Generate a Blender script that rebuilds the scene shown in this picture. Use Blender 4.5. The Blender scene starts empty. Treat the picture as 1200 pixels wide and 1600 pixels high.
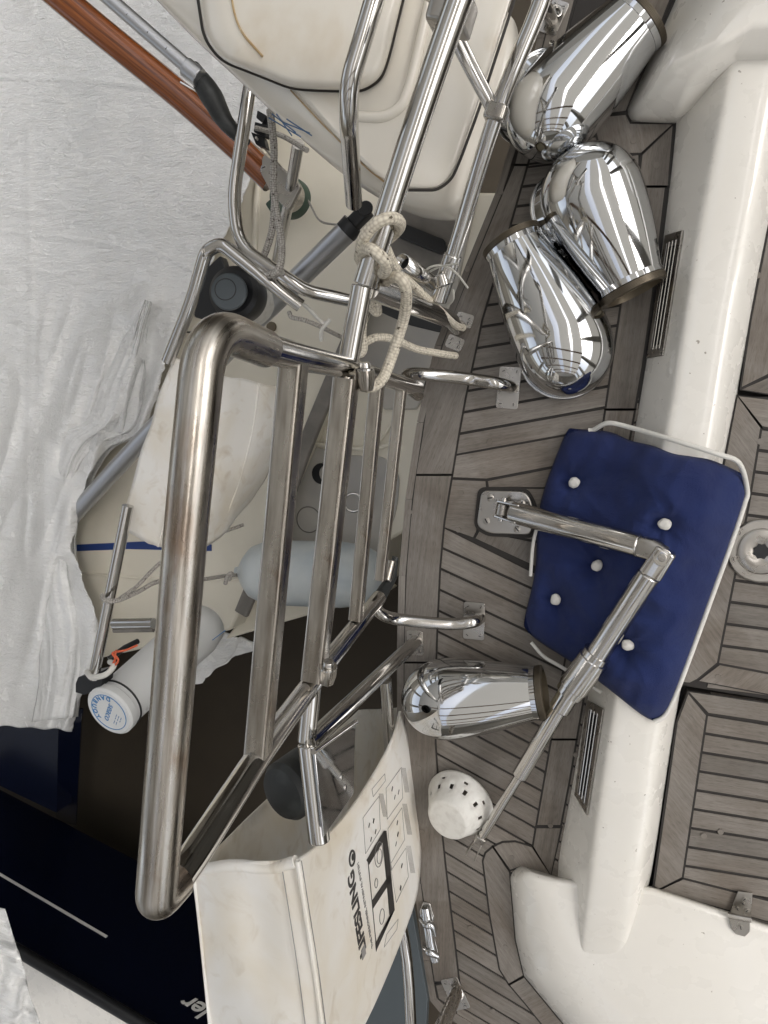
import bpy, bmesh, math, random
from mathutils import Vector, Matrix, noise
random.seed(7)
S = bpy.context.scene
COL = S.collection
R = math.radians
# ------------------------------------------------------------------ camera
F = 1155.0; CAMZ = 1.5
NAD = Vector((390.0, 136.0, -F)).normalized()      # straight down, in camera axes
_u = -NAD
_x = (Vector((1, 0, 0)) - _u * _u.x).normalized()
_y = _u.cross(_x)
RW = Matrix((_x, _y, _u))                            # camera axes -> world axes
cam = bpy.data.cameras.new('camera'); co = bpy.data.objects.new('camera', cam); COL.objects.link(co)
cam.sensor_fit = 'AUTO'; cam.sensor_width = 36; cam.lens = F / 1600 * 36
cam.clip_start = 0.02; cam.clip_end = 200
co.matrix_world = Matrix.Translation((0, 0, CAMZ)) @ RW.to_4x4()
S.camera = co
# ------------------------------------------------------------------ light
SUN_EL, SUN_AZ = 50, 75
w = bpy.data.worlds.new('World'); S.world = w; w.use_nodes = True
nt = w.node_tree; bg = nt.nodes['Background']
sky = nt.nodes.new('ShaderNodeTexSky'); sky.sky_type = 'NISHITA'; sky.sun_disc = False
sky.sun_elevation = R(SUN_EL); sky.sun_rotation = R(SUN_AZ); sky.dust_density = 6; sky.air_density = 1.2
hs = nt.nodes.new('ShaderNodeHueSaturation'); hs.inputs['Saturation'].default_value = 0.36
nt.links.new(sky.outputs[0], hs.inputs['Color']); nt.links.new(hs.outputs[0], bg.inputs[0])
bg.inputs[1].default_value = 0.15
sl = bpy.data.lights.new('sun', 'SUN'); sl.energy = 1.2; sl.angle = R(14); sl.color = (1, .95, .87)
so = bpy.data.objects.new('sun', sl); COL.objects.link(so)
az = R(SUN_AZ); sd = Vector((math.sin(az) * math.cos(R(SUN_EL)), math.cos(az) * math.cos(R(SUN_EL)), math.sin(R(SUN_EL))))
so.rotation_euler = sd.to_track_quat('Z', 'Y').to_euler(); so.location = (0, 0, 8)
S.view_settings.view_transform = 'Standard'; S.view_settings.look = 'None'
S.view_settings.exposure = 0.98; S.view_settings.gamma = 1
# ------------------------------------------------------------------ placing helpers
def ray(px, py): return RW @ Vector((px - 600.0, 800.0 - py, -F))
CP = Vector((0, 0, CAMZ))
def P(px, py, z=0.0):
    d = ray(px, py); return CP + d * ((z - CAMZ) / d.z)
def P3(l): return [P(*q) for q in l]
class VPlane:                                        # a vertical plane through two points
    def __init__(s, a, b, off=0.0):
        s.o = a.copy(); s.t = (b - a); s.t.z = 0; s.t.normalize()
        s.n = Vector((s.t.y, -s.t.x, 0))
        if s.n.dot(CP - a) < 0: s.n = -s.n           # towards the viewer's side
        s.o = s.o + s.n * off
    def __call__(s, px, py, off=0.0):
        d = ray(px, py); return CP + d * ((s.o + s.n * off - CP).dot(s.n) / d.dot(s.n))
def ztop(b, t):                                      # height of pixel t on the vertical over deck point b
    o = P(*b); d = ray(*t); h = Vector((d.x, d.y)); k = Vector((o.x, o.y)).dot(h) / h.dot(h)
    return CAMZ + d.z * k
# ------------------------------------------------------------------ materials
MT = {}
def mat(name, col, rough=.5, metal=0.0, bump=None, var=None, coat=0, extra=None, trans=0, spec=None):
    """bump=(scale,strength,detail) ; var=(scale,colour2,lo,hi)"""
    m = bpy.data.materials.new(name); m.use_nodes = True; n = m.node_tree; b = n.nodes['Principled BSDF']
    b.inputs['Base Color'].default_value = (*col, 1); b.inputs['Roughness'].default_value = rough
    b.inputs['Metallic'].default_value = metal; b.inputs['Coat Weight'].default_value = coat
    if spec is not None: b.inputs['Specular IOR Level'].default_value = spec
    b.inputs['Transmission Weight'].default_value = trans
    tc = n.nodes.new('ShaderNodeTexCoord'); out = tc.outputs['Object']
    def N(sc, det=5, dist=0, vec=None):
        t = n.nodes.new('ShaderNodeTexNoise'); t.inputs['Scale'].default_value = sc; t.inputs['Detail'].default_value = det
        t.inputs['Distortion'].default_value = dist; n.links.new(vec or out, t.inputs['Vector']); return t.outputs['Fac']
    def ramp(f, lo, hi, c1, c2):
        r = n.nodes.new('ShaderNodeValToRGB'); r.color_ramp.elements[0].position = lo; r.color_ramp.elements[1].position = hi
        r.color_ramp.elements[0].color = (*c1, 1); r.color_ramp.elements[1].color = (*c2, 1); n.links.new(f, r.inputs[0]); return r.outputs[0]
    if var:
        n.links.new(ramp(N(var[0], 6, .3), var[2], var[3], col, var[1]), b.inputs['Base Color'])
    if bump:
        bp = n.nodes.new('ShaderNodeBump'); bp.inputs['Strength'].default_value = bump[1]; bp.inputs['Distance'].default_value = .002
        n.links.new(N(bump[0], bump[2]), bp.inputs['Height']); n.links.new(bp.outputs[0], b.inputs['Normal'])
    if extra: extra(m, n, b, tc, N, ramp)
    MT[name] = m; return m
def rough_var(lo, hi, sc=30):
    def f(m, n, b, tc, N, ramp):
        mr = n.nodes.new('ShaderNodeMapRange'); mr.inputs['From Min'].default_value = .35; mr.inputs['From Max'].default_value = .65
        mr.inputs['To Min'].default_value = lo; mr.inputs['To Max'].default_value = hi
        n.links.new(N(sc, 6), mr.inputs['Value']); n.links.new(mr.outputs[0], b.inputs['Roughness'])
    return f
chrome = mat('chrome', (.64, .65, .66), .06, 1, bump=(7, .035, 1), extra=rough_var(.03, .09, 20))
steel = mat('polished_steel', (.57, .555, .53), .12, 1, extra=rough_var(.06, .2, 25))
brushed = mat('brushed_steel', (.44, .42, .39), .3, 1, bump=(120, .05, 2), extra=rough_var(.22, .4, 30))  # base colour darkened to stand in for a person's dark reflection
def worn_x(m, n, b, tc, N, ramp):
    def uvn(su, sv, det=6, dist=.2):
        mp = n.nodes.new('ShaderNodeMapping'); mp.inputs['Scale'].default_value = (su, sv, 1); n.links.new(tc.outputs['UV'], mp.inputs[0]); return N(1, det, dist, mp.outputs[0])
    streak = uvn(26, 9); blot = uvn(3, 11, 8, .5); fine = uvn(40, 160, 3, 0)
    mx = n.nodes.new('ShaderNodeMix'); mx.data_type = 'RGBA'; mx.blend_type = 'MULTIPLY'; mx.inputs[0].default_value = 1
    n.links.new(ramp(streak, .3, .7, (.28, .25, .215), (.60, .57, .52)), mx.inputs[6]); n.links.new(ramp(blot, .52, .78, (1, 1, 1), (.60, .42, .30)), mx.inputs[7])
    n.links.new(mx.outputs[2], b.inputs['Base Color'])
    mr = n.nodes.new('ShaderNodeMapRange'); mr.inputs['From Min'].default_value = .3; mr.inputs['From Max'].default_value = .7; mr.inputs['To Min'].default_value = .18; mr.inputs['To Max'].default_value = .42
    n.links.new(uvn(14, 14), mr.inputs['Value']); n.links.new(mr.outputs[0], b.inputs['Roughness'])
    bp = n.nodes.new('ShaderNodeBump'); bp.inputs['Strength'].default_value = .12; bp.inputs['Distance'].default_value = .0008
    n.links.new(fine, bp.inputs['Height']); n.links.new(bp.outputs[0], b.inputs['Normal'])
worn = mat('worn_steel', (.5, .48, .45), .3, 1, extra=worn_x)
def teak_x(base1, base2, dark):
    def f(m, n, b, tc, N, ramp):
        mp = n.nodes.new('ShaderNodeMapping'); mp.inputs['Scale'].default_value = (7, 150, 1); n.links.new(tc.outputs['UV'], mp.inputs[0])
        mp2 = n.nodes.new('ShaderNodeMapping'); mp2.inputs['Scale'].default_value = (60, 900, 1); n.links.new(tc.outputs['UV'], mp2.inputs[0])
        mp3 = n.nodes.new('ShaderNodeMapping'); mp3.inputs['Scale'].default_value = (1.2, 3, 1); n.links.new(tc.outputs['UV'], mp3.inputs[0])
        g1 = N(1, 6, .3, mp.outputs[0]); g2 = N(1, 4, 0, mp2.outputs[0]); g3 = N(1, 3, 0, mp3.outputs[0])
        a = ramp(g1, .25, .75, base1, base2)
        k = ramp(g2, .30, .5, dark, (1, 1, 1))
        l = ramp(g3, .3, .7, (.74, .73, .72), (1.18, 1.16, 1.14))
        m1 = n.nodes.new('ShaderNodeMix'); m1.data_type = 'RGBA'; m1.blend_type = 'MULTIPLY'; m1.inputs[0].default_value = .75
        n.links.new(a, m1.inputs[6]); n.links.new(k, m1.inputs[7])
        m2 = n.nodes.new('ShaderNodeMix'); m2.data_type = 'RGBA'; m2.blend_type = 'MULTIPLY'; m2.inputs[0].default_value = 1
        n.links.new(m1.outputs[2], m2.inputs[6]); n.links.new(l, m2.inputs[7])
        # grime in blotches that run over the planks
        m3 = n.nodes.new('ShaderNodeMix'); m3.data_type = 'RGBA'; m3.blend_type = 'MULTIPLY'; m3.inputs[0].default_value = 1
        n.links.new(m2.outputs[2], m3.inputs[6]); n.links.new(ramp(N(7, 7, .8), .36, .6, (.74, .70, .66), (1, 1, 1)), m3.inputs[7])
        n.links.new(m3.outputs[2], b.inputs['Base Color'])
        bp = n.nodes.new('ShaderNodeBump'); bp.inputs['Strength'].default_value = .35; bp.inputs['Distance'].default_value = .0012
        n.links.new(g2, bp.inputs['Height']); n.links.new(bp.outputs[0], b.inputs['Normal'])
    return f
teak = mat('weathered_teak', (.25, .22, .19), .75, extra=teak_x((.176, .162, .146), (.262, .244, .222), (.58, .56, .54)))
caulk = mat('black_caulk', (.022, .019, .017), .7)
def speck_x(m, n, b, tc, N, ramp):
    src = b.inputs['Base Color'].links[0].from_socket
    mx = n.nodes.new('ShaderNodeMix'); mx.data_type = 'RGBA'; mx.blend_type = 'MULTIPLY'; mx.inputs[0].default_value = 1
    n.links.new(src, mx.inputs[6]); n.links.new(ramp(N(95, 2), .74, .77, (1, 1, 1), (.45, .42, .38)), mx.inputs[7])
    n.links.new(mx.outputs[2], b.inputs['Base Color'])
    rough_var(.2, .4, 18)(m, n, b, tc, N, ramp)
white = mat('white_gelcoat', (.79, .77, .72), .28, bump=(3, .05, 2), var=(2, (.76, .73, .67), .5, .8), coat=.5, extra=speck_x)
side_w = mat('cream_gelcoat', (.74, .70, .60), .3, bump=(4, .05, 2), var=(3, (.63, .59, .49), .45, .75))
canw = mat('canister_plastic', (.76, .72, .64), .22, bump=(5, .06, 2), var=(6, (.62, .53, .40), .56, .8), coat=.3)
greyw = mat('grey_gelcoat', (.47, .45, .41), .35, var=(4, (.36, .35, .34), .4, .7))
rubgrey = mat('grey_rubber_strip', (.16, .15, .135), .55, var=(14, (.24, .22, .2), .4, .7))
navy = mat('navy_gelcoat', (.0025, .004, .012), .22, spec=.25)
black = mat('black_plastic', (.012, .013, .015), .35, bump=(200, .1, 3))
blackr = mat('black_rubber', (.018, .020, .020), .55, bump=(60, .2, 4), var=(18, (.05, .055, .055), .5, .75))
seal = mat('dark_gasket', (.03, .026, .022), .6)
brownseam = mat('brown_sealant', (.36, .24, .11), .5, var=(30, (.5, .4, .25), .4, .7))
def cloth_x(m, n, b, tc, N, ramp):
    b.inputs['Sheen Weight'].default_value = .05
    w_ = n.nodes.new('ShaderNodeTexVoronoi'); w_.inputs['Scale'].default_value = 900; n.links.new(tc.outputs['Object'], w_.inputs['Vector'])
    ad = n.nodes.new('ShaderNodeMath'); ad.operation = 'MULTIPLY_ADD'; ad.inputs[1].default_value = .3
    n.links.new(w_.outputs[0], ad.inputs[0]); n.links.new(N(16, 7, 2.2), ad.inputs[2])
    bp = n.nodes.new('ShaderNodeBump'); bp.inputs['Strength'].default_value = .7; bp.inputs['Distance'].default_value = .007
    n.links.new(ad.outputs[0], bp.inputs['Height']); n.links.new(bp.outputs[0], b.inputs['Normal'])
blue = mat('blue_cotton', (.005, .016, .095), .85, var=(9, (.008, .024, .125), .4, .7), extra=cloth_x)
whitecloth = mat('white_cotton', (.68, .67, .63), .85, bump=(300, .3, 3))
def bag_x(m, n, b, tc, N, ramp):
    mx = n.nodes.new('ShaderNodeMix'); mx.data_type = 'RGBA'; mx.blend_type = 'MULTIPLY'; mx.inputs[0].default_value = 1
    n.links.new(ramp(N(5, 7, .5), .44, .7, (.80, .785, .75), (.72, .66, .55)), mx.inputs[6])
    n.links.new(ramp(N(17, 9, 1.2), .55, .8, (1, 1, 1), (.80, .75, .68)), mx.inputs[7]); n.links.new(mx.outputs[2], b.inputs['Base Color'])
bagm = mat('stained_white_vinyl', (.68, .65, .6), .5, bump=(14, .35, 5), extra=bag_x)
ropeb = None
def rope_x(c1, c2):
    def f(m, n, b, tc, N, ramp):
        wv = n.nodes.new('ShaderNodeTexVoronoi'); wv.inputs['Scale'].default_value = 1; wv.inputs['Randomness'].default_value = .35
        mp = n.nodes.new('ShaderNodeMapping'); mp.inputs['Scale'].default_value = (9, 200, 1); n.links.new(tc.outputs['UV'], mp.inputs[0])
        n.links.new(mp.outputs[0], wv.inputs[0])
        bp = n.nodes.new('ShaderNodeBump'); bp.invert = True; bp.inputs['Strength'].default_value = .7; bp.inputs['Distance'].default_value = .0016
        n.links.new(wv.outputs['Distance'], bp.inputs['Height']); n.links.new(bp.outputs[0], b.inputs['Normal'])
        mx = n.nodes.new('ShaderNodeMix'); mx.data_type = 'RGBA'; mx.blend_type = 'MULTIPLY'; mx.inputs[0].default_value = 1
        n.links.new(ramp(wv.outputs['Distance'], .25, .65, c2, c1), mx.inputs[6])
        mq = n.nodes.new('ShaderNodeMapping'); mq.inputs['Scale'].default_value = (5, 110, 1); n.links.new(tc.outputs['UV'], mq.inputs[0])
        n.links.new(ramp(N(1, 2, 0, mq.outputs[0]), .33, .37, (.16, .14, .12), (1, 1, 1)), mx.inputs[7]); n.links.new(mx.outputs[2], b.inputs['Base Color'])
    return f
ropem = mat('beige_braid', (.5, .45, .36), .85, extra=rope_x((.46, .41, .33), (.74, .69, .58)))
ropeg = mat('grey_twisted_rope', (.42, .40, .37), .9, extra=rope_x((.24, .22, .20), (.52, .50, .46)))
def plastic_x(m, n, b, tc, N, ramp):
    mp = n.nodes.new('ShaderNodeMapping'); mp.inputs['Scale'].default_value = (24, 80, 30); mp.inputs['Rotation'].default_value = (0, 0, .2); n.links.new(tc.outputs['Object'], mp.inputs[0])
    mp2 = n.nodes.new('ShaderNodeMapping'); mp2.inputs['Scale'].default_value = (70, 260, 90); mp2.inputs['Rotation'].default_value = (0, 0, -.15); n.links.new(tc.outputs['Object'], mp2.inputs[0])
    a = N(1, 5, 2.4, mp.outputs[0]); c = N(1, 4, 1.6, mp2.outputs[0])
    ad = n.nodes.new('ShaderNodeMath'); ad.operation = 'MULTIPLY_ADD'; ad.inputs[1].default_value = .4; n.links.new(c, ad.inputs[0]); n.links.new(a, ad.inputs[2])
    bp = n.nodes.new('ShaderNodeBump'); bp.inputs['Strength'].default_value = 1; bp.inputs['Distance'].default_value = .008; b.inputs['Coat Roughness'].default_value = .12
    n.links.new(ad.outputs[0], bp.inputs['Height']); n.links.new(bp.outputs[0], b.inputs['Normal'])
    rough_var(.10, .28, 9)(m, n, b, tc, N, ramp)
plast = mat('translucent_polythene', (.90, .905, .90), .24, var=(2.5, (.82, .83, .825), .4, .7), extra=plastic_x, coat=.8, spec=.8)
def wood_x(m, n, b, tc, N, ramp):
    mp = n.nodes.new('ShaderNodeMapping'); mp.inputs['Scale'].default_value = (60, 3, 1); n.links.new(tc.outputs['UV'], mp.inputs[0])
    n.links.new(ramp(N(1, 6, .6, mp.outputs[0]), .3, .7, (.085, .023, .005), (.30, .085, .016)), b.inputs['Base Color'])
varn = mat('varnished_mahogany', (.35, .12, .03), .25, coat=.5, extra=wood_x)
alu = mat('anodised_aluminium', (.52, .53, .55), .34, .9, bump=(40, .05, 2))
fendm = mat('grey_white_fender_vinyl', (.56, .60, .61), .35, var=(8, (.44, .50, .54), .45, .7), coat=.2)
floorm = mat('brown_concrete', (.036, .028, .018), .8, bump=(9, .4, 8), var=(5, (.03, .023, .015), .4, .7))
wallm = mat('hall_cladding', (.20, .19, .17), .8, var=(2, (.26, .24, .20), .4, .7))
beamm = mat('hall_timber', (.16, .085, .04), .7)
roofm = mat('roof_sheet', (.42, .37, .30), .7)
redm = mat('red_paint', (.5, .04, .03), .4)
bluep = mat('blue_print', (.06, .22, .48), .5)
bluep2 = mat('faded_navy_print', (.05, .11, .22), .5)
blackp = mat('black_print', (.03, .027, .025), .5)
greyp = mat('grey_print', (.27, .26, .25), .6)
whitep = mat('white_print', (.62, .62, .60), .5)
perf = mat('white_plastic', (.74, .73, .69), .5, bump=(70, .25, 6), var=(60, (.60, .58, .54), .45, .8))
danw = mat('white_pvc_sleeve', (.70, .71, .71), .4, bump=(12, .1, 3))
greenm = mat('dark_green_plastic', (.035, .07, .05), .5)
threadm = mat('bronze_thread', (.16, .135, .10), .38, .7)
innerm = mat('yellowed_inside', (.42, .38, .27), .6)
tape = mat('cable_tie_nylon', (.45, .44, .40), .4)
bluegrey = mat('slate_paint', (.07, .085, .095), .4)
orange = mat('orange_cord', (.62, .12, .05), .7)
# ------------------------------------------------------------------ object helpers
def tag(o, label=None, cat=None, group=None, kind=None):
    if label: o['label'] = label
    if cat: o['category'] = cat
    if group: o['group'] = group
    if kind: o['kind'] = kind
    return o
def root(name, loc, label, cat, group=None):
    o = bpy.data.objects.new(name, None); COL.objects.link(o); o.location = loc; o.empty_display_size = .05
    return tag(o, label, cat, group)
def link(name, bm, m, parent=None, smooth=40, bev=0, sub=0, seg=2, solid=0):
    me = bpy.data.meshes.new(name); 
    bmesh.ops.recalc_face_normals(bm, faces=bm.faces)
    bm.to_mesh(me); bm.free()
    me.materials.append(m)
    for p in me.polygons: p.use_smooth = True
    me.set_sharp_from_angle(angle=R(smooth))
    o = bpy.data.objects.new(name, me); COL.objects.link(o)
    if parent:
        o.parent = parent; o.matrix_parent_inverse = Matrix.Translation(-wloc(parent))
    if solid:
        s = o.modifiers.new('s', 'SOLIDIFY'); s.thickness = solid; s.offset = -1
    if bev:
        b = o.modifiers.new('b', 'BEVEL'); b.width = bev; b.segments = seg; b.limit_method = 'ANGLE'; b.angle_limit = R(35)
    if sub:
        b = o.modifiers.new('u', 'SUBSURF'); b.levels = sub; b.render_levels = sub
    return o
def wloc(o):
    return o.location.copy() if o.parent is None else Vector((0, 0, 0))
def fillet(pts, r, seg=7, closed=False):
    pts = [Vector(p) for p in pts]; out = []; n = len(pts)
    for i, p in enumerate(pts):
        if not closed and i in (0, n - 1): out.append(p); continue
        a, c = pts[i - 1], pts[(i + 1) % n]
        rr = r[i] if isinstance(r, (list, tuple)) else r
        l1, l2 = (a - p).length, (c - p).length
        k = min(rr, l1 * .45, l2 * .45)
        if k < 1e-5: out.append(p); continue
        s, e = p + (a - p).normalized() * k, p + (c - p).normalized() * k
        for j in range(seg + 1):
            t = j / seg; out.append(s * (1 - t) ** 2 + p * 2 * t * (1 - t) + e * t * t)
    return out
def smoothline(pts, per=8):
    pts = [Vector(p) for p in pts]; q = [pts[0] * 2 - pts[1]] + pts + [pts[-1] * 2 - pts[-2]]; out = []
    for i in range(1, len(q) - 2):
        for j in range(per):
            t = j / per; a, b, c, d = q[i - 1:i + 3]
            out.append(.5 * ((2 * b) + (c - a) * t + (2 * a - 5 * b + 4 * c - d) * t * t + (3 * b - a - 3 * c + d) * t ** 3))
    out.append(pts[-1]); return out
def sweep(bm, pts, rad, sides=16, closed=False, cap=True, sq=0, up=None, flat=1.0):
    """tube of radius rad (number or list) along pts; sq>0: squared section; flat squeezes the second axis"""
    pts = [Vector(p) for p in pts]; n = len(pts); uvl = bm.loops.layers.uv.verify()
    rs = list(rad) if isinstance(rad, (list, tuple)) else [rad] * n
    T = []
    for i in range(n):
        if closed: t = pts[(i + 1) % n] - pts[i - 1]
        else: t = pts[min(i + 1, n - 1)] - pts[max(i - 1, 0)]
        T.append(t.normalized() if t.length > 1e-9 else Vector((0, 0, 1)))
    u = Vector(up) if up else (Vector((0, 0, 1)) if abs(T[0].z) < .9 else Vector((1, 0, 0)))
    u = (u - T[0] * u.dot(T[0])).normalized(); rings = []; L = 0; LL = []
    for i in range(n):
        u = (u - T[i] * u.dot(T[i])).normalized(); v = T[i].cross(u)
        if i: L += (pts[i] - pts[i - 1]).length
        LL.append(L); ring = []
        for k in range(sides):
            a = 2 * math.pi * (k + .5) / sides; c, s = math.cos(a), math.sin(a)
            if sq:
                e = 2 / sq; c = math.copysign(abs(c) ** e, c); s = math.copysign(abs(s) ** e, s)
            ring.append(bm.verts.new(pts[i] + (u * c + v * s * flat) * rs[i]))
        rings.append(ring)
    m = n if closed else n - 1
    for i in range(m):
        A, B = rings[i], rings[(i + 1) % n]
        l0, l1 = LL[i], LL[i + 1] if i + 1 < n else L + (pts[0] - pts[-1]).length
        for k in range(sides):
            f = bm.faces.new((A[k], A[(k + 1) % sides], B[(k + 1) % sides], B[k]))
            for lp, uv in zip(f.loops, ((k / sides, l0), ((k + 1) / sides, l0), ((k + 1) / sides, l1), (k / sides, l1))): lp[uvl].uv = uv
    if cap and not closed:
        bm.faces.new(rings[0][::-1]); bm.faces.new(rings[-1])
    return rings
def tube(name, pts, r, m, parent=None, fil=.03, **k):
    bm = bmesh.new(); sm = k.pop('spline', 0)
    pp = smoothline(pts, sm) if sm else (fillet(pts, fil) if fil else pts)
    ob = {q: k.pop(q) for q in ('bev', 'smooth', 'solid') if q in k}
    if isinstance(r, (list, tuple)) and len(r) != len(pp):
        n0 = len(r) - 1; r = [r[min(int(t), n0 - 1)] * (1 - (t - min(int(t), n0 - 1))) + r[min(int(t), n0 - 1) + 1] * (t - min(int(t), n0 - 1)) for t in (n0 * i / (len(pp) - 1) for i in range(len(pp)))]
    sweep(bm, pp, r, **k); return link(name, bm, m, parent, **ob)
def loft(bm, loops, cap0=True, cap1=True, closed=True):
    R_ = [[bm.verts.new(p) for p in l] for l in loops]; n = len(R_[0])
    for A, B in zip(R_, R_[1:]):
        for k in range(n if closed else n - 1): bm.faces.new((A[k], A[(k + 1) % n], B[(k + 1) % n], B[k]))
    if cap0: bm.faces.new(R_[0][::-1])
    if cap1: bm.faces.new(R_[-1])
    return R_
def slab(name, outline, zt, zb, m, parent=None, rnd=0, bev=.002, **k):
    """outline in picture points put at height zt, walls straight down to zb"""
    pts = [P(x, y, zt) for x, y in outline]
    if rnd: pts = fillet(pts, rnd, 5, True)
    bm = bmesh.new(); loft(bm, [[Vector((p.x, p.y, zb)) for p in pts], pts]); return link(name, bm, m, parent, bev=bev, **k)
def wslab(name, pts, th, n, m, parent=None, bev=.001, rnd=0, **k):
    """flat plate: world points extruded by th along -n"""
    if rnd: pts = fillet(pts, rnd, 5, True)
    bm = bmesh.new(); loft(bm, [[p - n * th for p in pts], pts]); return link(name, bm, m, parent, bev=bev, **k)
def frame(o, xd, zd=Vector((0, 0, 1))):
    xd = xd.normalized(); y = zd.cross(xd).normalized(); z = xd.cross(y)
    return Matrix.Translation(o) @ Matrix((xd, y, z)).transposed().to_4x4()
def disc(bm, c, n, r, th=0.001, seg=20, r2=None, cap=True):
    n = n.normalized(); a = n.orthogonal().normalized(); b = n.cross(a)
    def ring(rr, h): return [c + n * h + (a * math.cos(2 * math.pi * i / seg) + b * math.sin(2 * math.pi * i / seg)) * rr for i in range(seg)]
    loft(bm, [ring(r, 0), ring(r, th * .7), ring(r2 or r * .93, th)])
def screw(parent, c, n, r=.0045, m=None):
    bm = bmesh.new(); disc(bm, c, n, r, .0014)
    o = link('screw', bm, m or brushed, parent)
    t = n.orthogonal().normalized(); ang = random.random() * 3; q = Matrix.Rotation(ang, 3, n); t = q @ t; s = n.cross(t)
    bm = bmesh.new(); h = c + n * .00145
    loft(bm, [[h + t * (r * .7 * a) + s * (r * .16 * b_) + n * zz for a, b_ in ((-1, -1), (1, -1), (1, 1), (-1, 1))] for zz in (-.0005, .0003)])
    link('slot', bm, black, o, bev=0)
    return o
def torus(name, c, n, R0, r, m, parent=None, seg=40):
    n = n.normalized(); a = n.orthogonal().normalized(); b = n.cross(a)
    return tube(name, [c + (a * math.cos(2 * math.pi * i / seg) + b * math.sin(2 * math.pi * i / seg)) * R0 for i in range(seg)], r, m, parent, fil=0, closed=True, sides=10)
def text_on(name, s, o, u, v, size, m, parent, th=.0004, align='LEFT', sx=1.0, shear=0, bold=0, spacing=1.0):
    cu = bpy.data.curves.new('t', 'FONT'); cu.body = s; cu.size = size; cu.extrude = th; cu.align_x = align; cu.shear = shear; cu.offset = bold; cu.space_character = spacing
    t = bpy.data.objects.new('t', cu); COL.objects.link(t)
    dg = bpy.context.evaluated_depsgraph_get(); dg.update(); me = bpy.data.meshes.new_from_object(t.evaluated_get(dg))
    bpy.data.objects.remove(t); bpy.data.curves.remove(cu)
    u = u.normalized(); v = (v - u * v.dot(u)).normalized(); n = u.cross(v)
    M = Matrix.Translation(o) @ Matrix((u * sx, v, n)).transposed().to_4x4(); me.transform(M)
    me.name = name; me.materials.clear(); me.materials.append(m)
    ob = bpy.data.objects.new(name, me); COL.objects.link(ob)
    if parent: ob.parent = parent; ob.matrix_parent_inverse = Matrix.Translation(-wloc(parent))
    return ob
Z = Vector((0, 0, 1))
def interp(tab, y):
    if y <= tab[0][0]: a, b = tab[0], tab[1]
    elif y >= tab[-1][0]: a, b = tab[-2], tab[-1]
    else:
        for a, b in zip(tab, tab[1:]):
            if a[0] <= y <= b[0]: break
    return a[1] + (b[1] - a[1]) * (y - a[0]) / (b[0] - a[0])
# ================================================================== SETTING
# unseen hall; its openings, translucent sheets and beams are shaped for light and reflections
def box(bm, a, b):
    loft(bm, [[Vector((x, y, z)) for x, y in ((a[0], a[1]), (b[0], a[1]), (b[0], b[1]), (a[0], b[1]))] for z in (a[2], b[2])])
FZ = -2.3
bm = bmesh.new(); bmesh.ops.create_grid(bm, x_segments=1, y_segments=1, size=60, matrix=Matrix.Translation((0, 0, FZ))); tag(link('floor', bm, floorm), kind='structure')
HX0, HX1, HY0, HY1, HW = -6.5, 4.2, -12, 14, 4.2
bm = bmesh.new()
for y0 in (HY0, HY1): box(bm, (HX0, y0 - .1, FZ), (HX1, y0 + .1, 1.6 if y0 > 0 else HW))
box(bm, (HX1 - .1, HY0, FZ), (HX1 + .1, HY1, -.2)); box(bm, (HX0 - .1, HY0, FZ), (HX0 + .1, HY1, .6))
for k in range(9):
    y = HY0 + k * (HY1 - HY0) / 8; box(bm, (HX1 - .25, y - .25, FZ), (HX1 + .25, y + .25, HW)); box(bm, (HX0 - .25, y - .2, FZ), (HX0 + .25, y + .2, HW))
tag(link('hall_walls', bm, wallm, bev=0), kind='structure')
def arch(t): return Vector((HX0 + (HX1 - HX0) * t, 0, HW + 2.6 * math.sin(math.pi * t) ** .8))
bm = bmesh.new()
y = HY0
while y <= -1.5:
    sweep(bm, [arch(i / 24) + Vector((0, y, 0)) for i in range(25)], .17, sides=4, up=(0, 1, 0)); y += 2.6
tag(link('hall_roof_beams', bm, beamm), kind='structure')
def tl_x(m, n, b, tc, N, ramp):
    t = n.nodes.new('ShaderNodeBsdfTranslucent'); t.inputs[0].default_value = (.52, .51, .48, 1)
    mx = n.nodes.new('ShaderNodeMixShader'); mx.inputs[0].default_value = .34
    n.links.new(b.outputs[0], mx.inputs[1]); n.links.new(t.outputs[0], mx.inputs[2]); n.links.new(mx.outputs[0], n.nodes['Material Output'].inputs[0])
roofm = mat('translucent_roof_sheet', (.50, .48, .43), .7, extra=tl_x)
bm = bmesh.new()
for y0 in (HY0, HY1):
    vs = [bm.verts.new((HX0, y0, HW * .4)), bm.verts.new((HX1, y0, HW * .4))] + [bm.verts.new(arch(i / 24) + Vector((0, y0, .1))) for i in range(24, -1, -1)]
    bm.faces.new(vs)
for x, z0, z1 in ((HX0, .6, 1.5), (HX1, -.2, 1.6)):
    bm.faces.new([bm.verts.new(v) for v in ((x, HY0, z0), (x, HY1, z0), (x, HY1, z1), (x, HY0, z1))])
for i0, i1 in ((0, 11), (14, 19), (20, 24)):
    A = [arch(i / 24) + Vector((0, 0, .18)) for i in range(i0, i1 + 1)]
    v0 = [bm.verts.new(p + Vector((0, HY0, 0))) for p in A]; v1 = [bm.verts.new(p + Vector((0, HY1, 0))) for p in A]
    for k in range(len(A) - 1): bm.faces.new((v0[k], v0[k + 1], v1[k + 1], v1[k]))
tag(link('hall_roof', bm, roofm), kind='structure')

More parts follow.
